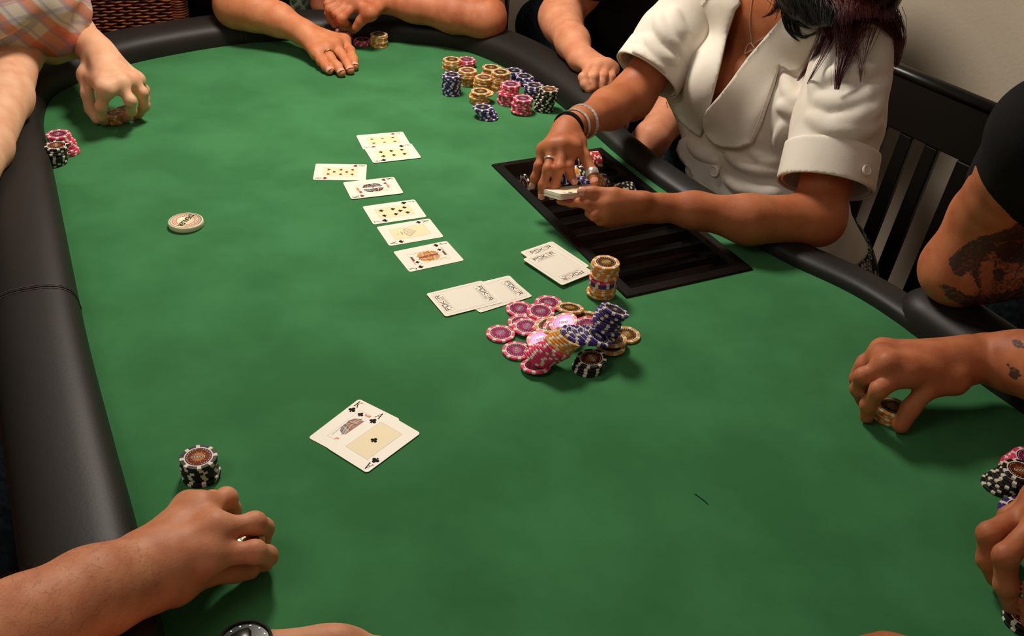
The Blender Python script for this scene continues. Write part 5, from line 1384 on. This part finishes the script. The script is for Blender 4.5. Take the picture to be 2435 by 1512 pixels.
def lock(path, w0, w1, n, m_, spread=.6, dz=.016, r=.00035, name='hair_lock'):
    P = spline([px3(x, y, dz) for x, y in path], 22); t = MB()
    for k in range(n):
        ph = rng.uniform(0, 6.28); rr = rng.normal(0, 1, 2)
        off = []
        for i in range(22):
            u = i/21; w_ = (w0*(1-u)**1.25+w1*u*.6)
            off.append(P[i]+_R*(rr[0]*w_*.5+math.sin(ph+u*5)*w_*.25*spread)+_U*rr[1]*w_*.12+(-_f)*abs(rr[1])*w_*.25)
        end = rng.uniform(.55, 1.0) if rng.random() < .55 else rng.uniform(.88, 1.0); cnt_ = max(6, int(22*end)); t.tube(off[:cnt_], np.linspace(r*1.3, r*.5, cnt_), 4, caps=False)
    o = t.build(name, m_, pw, True); tag(o, kind='stuff'); return o
lock([(1330, 260), (1290, 480), (1180, 700), (1020, 960), (880, 1150)], .016, .003, 90, hair)
lock([(1400, 300), (1360, 520), (1260, 760), (1130, 1000), (1020, 1190)], .010, .001, 26, hair)
lock([(1580, 250), (1590, 500), (1540, 750), (1480, 1000), (1440, 1290)], .026, .006, 210, hair)
lock([(1640, 520), (1720, 740), (1770, 980), (1780, 1190)], .010, .003, 22, hair)
lock([(1960, 380), (1880, 620), (1820, 850), (1780, 1100)], .012, .002, 12, hair)
lock([(2080, 150), (2210, 330), (2290, 560), (2280, 800), (2260, 960)], .022, .004, 120, hair)
lock([(2180, 60), (2250, 280), (2330, 560), (2340, 780)], .012, .003, 20, hblk)
lock([(1700, 240), (1850, 260), (2010, 320), (2140, 420), (2230, 540)], .020, .008, 90, hair, dz=.010)
lock([(1900, 300), (1850, 400), (1760, 470), (1690, 510)], .008, .002, 14, hair)
lock([(760, -20), (730, 200), (760, 380), (850, 510), (950, 585)], .012, .003, 45, hblk)
lock([(860, 60), (820, 250), (850, 420), (960, 500), (1090, 480), (1200, 420)], .016, .004, 45, hblk)
lock([(900, 180), (880, 330), (920, 460), (1000, 530), (1100, 480)], .010, .003, 22, hblk)
lock([(920, 220), (1010, 340), (1110, 390), (1230, 380)], .016, .010, 60, hblk)
lock([(700, -30), (620, 100), (520, 200), (400, 250)], .014, .002, 40, hair)
lock([(690, 0), (640, 130), (590, 300)], .008, .002, 12, hair)

for x0_, x1_, yb, n_ in ((800, 860, 260, 60), (1000, 1040, 330, 70), (1180, 1210, 300, 80), (1350, 1340, 330, 80), (1540, 1560, 300, 80), (1720, 1740, 250, 70), (1900, 1930, 210, 70), (2080, 2140, 260, 60)):
    lock([(x0_, -110), (x0_, 40), ((x0_+x1_)/2+10, yb*.6), (x1_, yb+60)], .028, .022, int(n_*1.6), hblk if x0_ < 1400 else hair, dz=.060 if x0_ < 1700 else .05)
# --- deck held in her hands, tipped towards her -------------------------------------
vdir = unit(ray(1367, 448)); rr_ = unit(_R-vdir*np.dot(_R, vdir)); uu_ = np.cross(rr_, vdir)
el = math.radians(9); dn = unit(-vdir*math.sin(el)+uu_*math.cos(el)); dp = unit(vdir*math.cos(el)+uu_*math.sin(el))
a2 = math.radians(30.5); dlong = rr_*math.cos(a2)+dp*math.sin(a2); dx_ = np.cross(dlong, dn)
dcen = A(1367, 449, .066)
NDK = 22
for k in range(NDK):
    o = bpy.data.objects.new('playing_card', CME); COL.objects.link(o); j = rng.normal(0, .0005, 2)
    off = -(NDK-1-k)*.00045-CT-(.0006 if k == 0 else 0)
    c = dcen+dn*off+dx_*j[0]+dlong*j[1]
    if k == 0: c = c+dx_*.0035+dlong*.004
    M = Matrix.Identity(4)
    for i in range(3): M[i][0], M[i][1], M[i][2], M[i][3] = dx_[i], dlong[i], dn[i], c[i]
    o.matrix_world = M
    if k == 0:
        o.name = 'cut_card'; me = CME.copy(); me.materials.clear(); me.materials.append(red_plastic); o.data = me
        tag(o, 'red plastic cut card under the deck held by the woman', 'cut card')
    elif k == NDK-1:
        tag(o, 'face-up card on top of the deck held by the woman', 'playing card')
        p = bpy.data.objects.new('card_print', print_mesh(('A', 'S'))); COL.objects.link(p); p.parent = o
    else: tag(o, 'white-edged card squared up inside the deck in the woman\'s hands', 'playing card', 'cards inside the held deck')
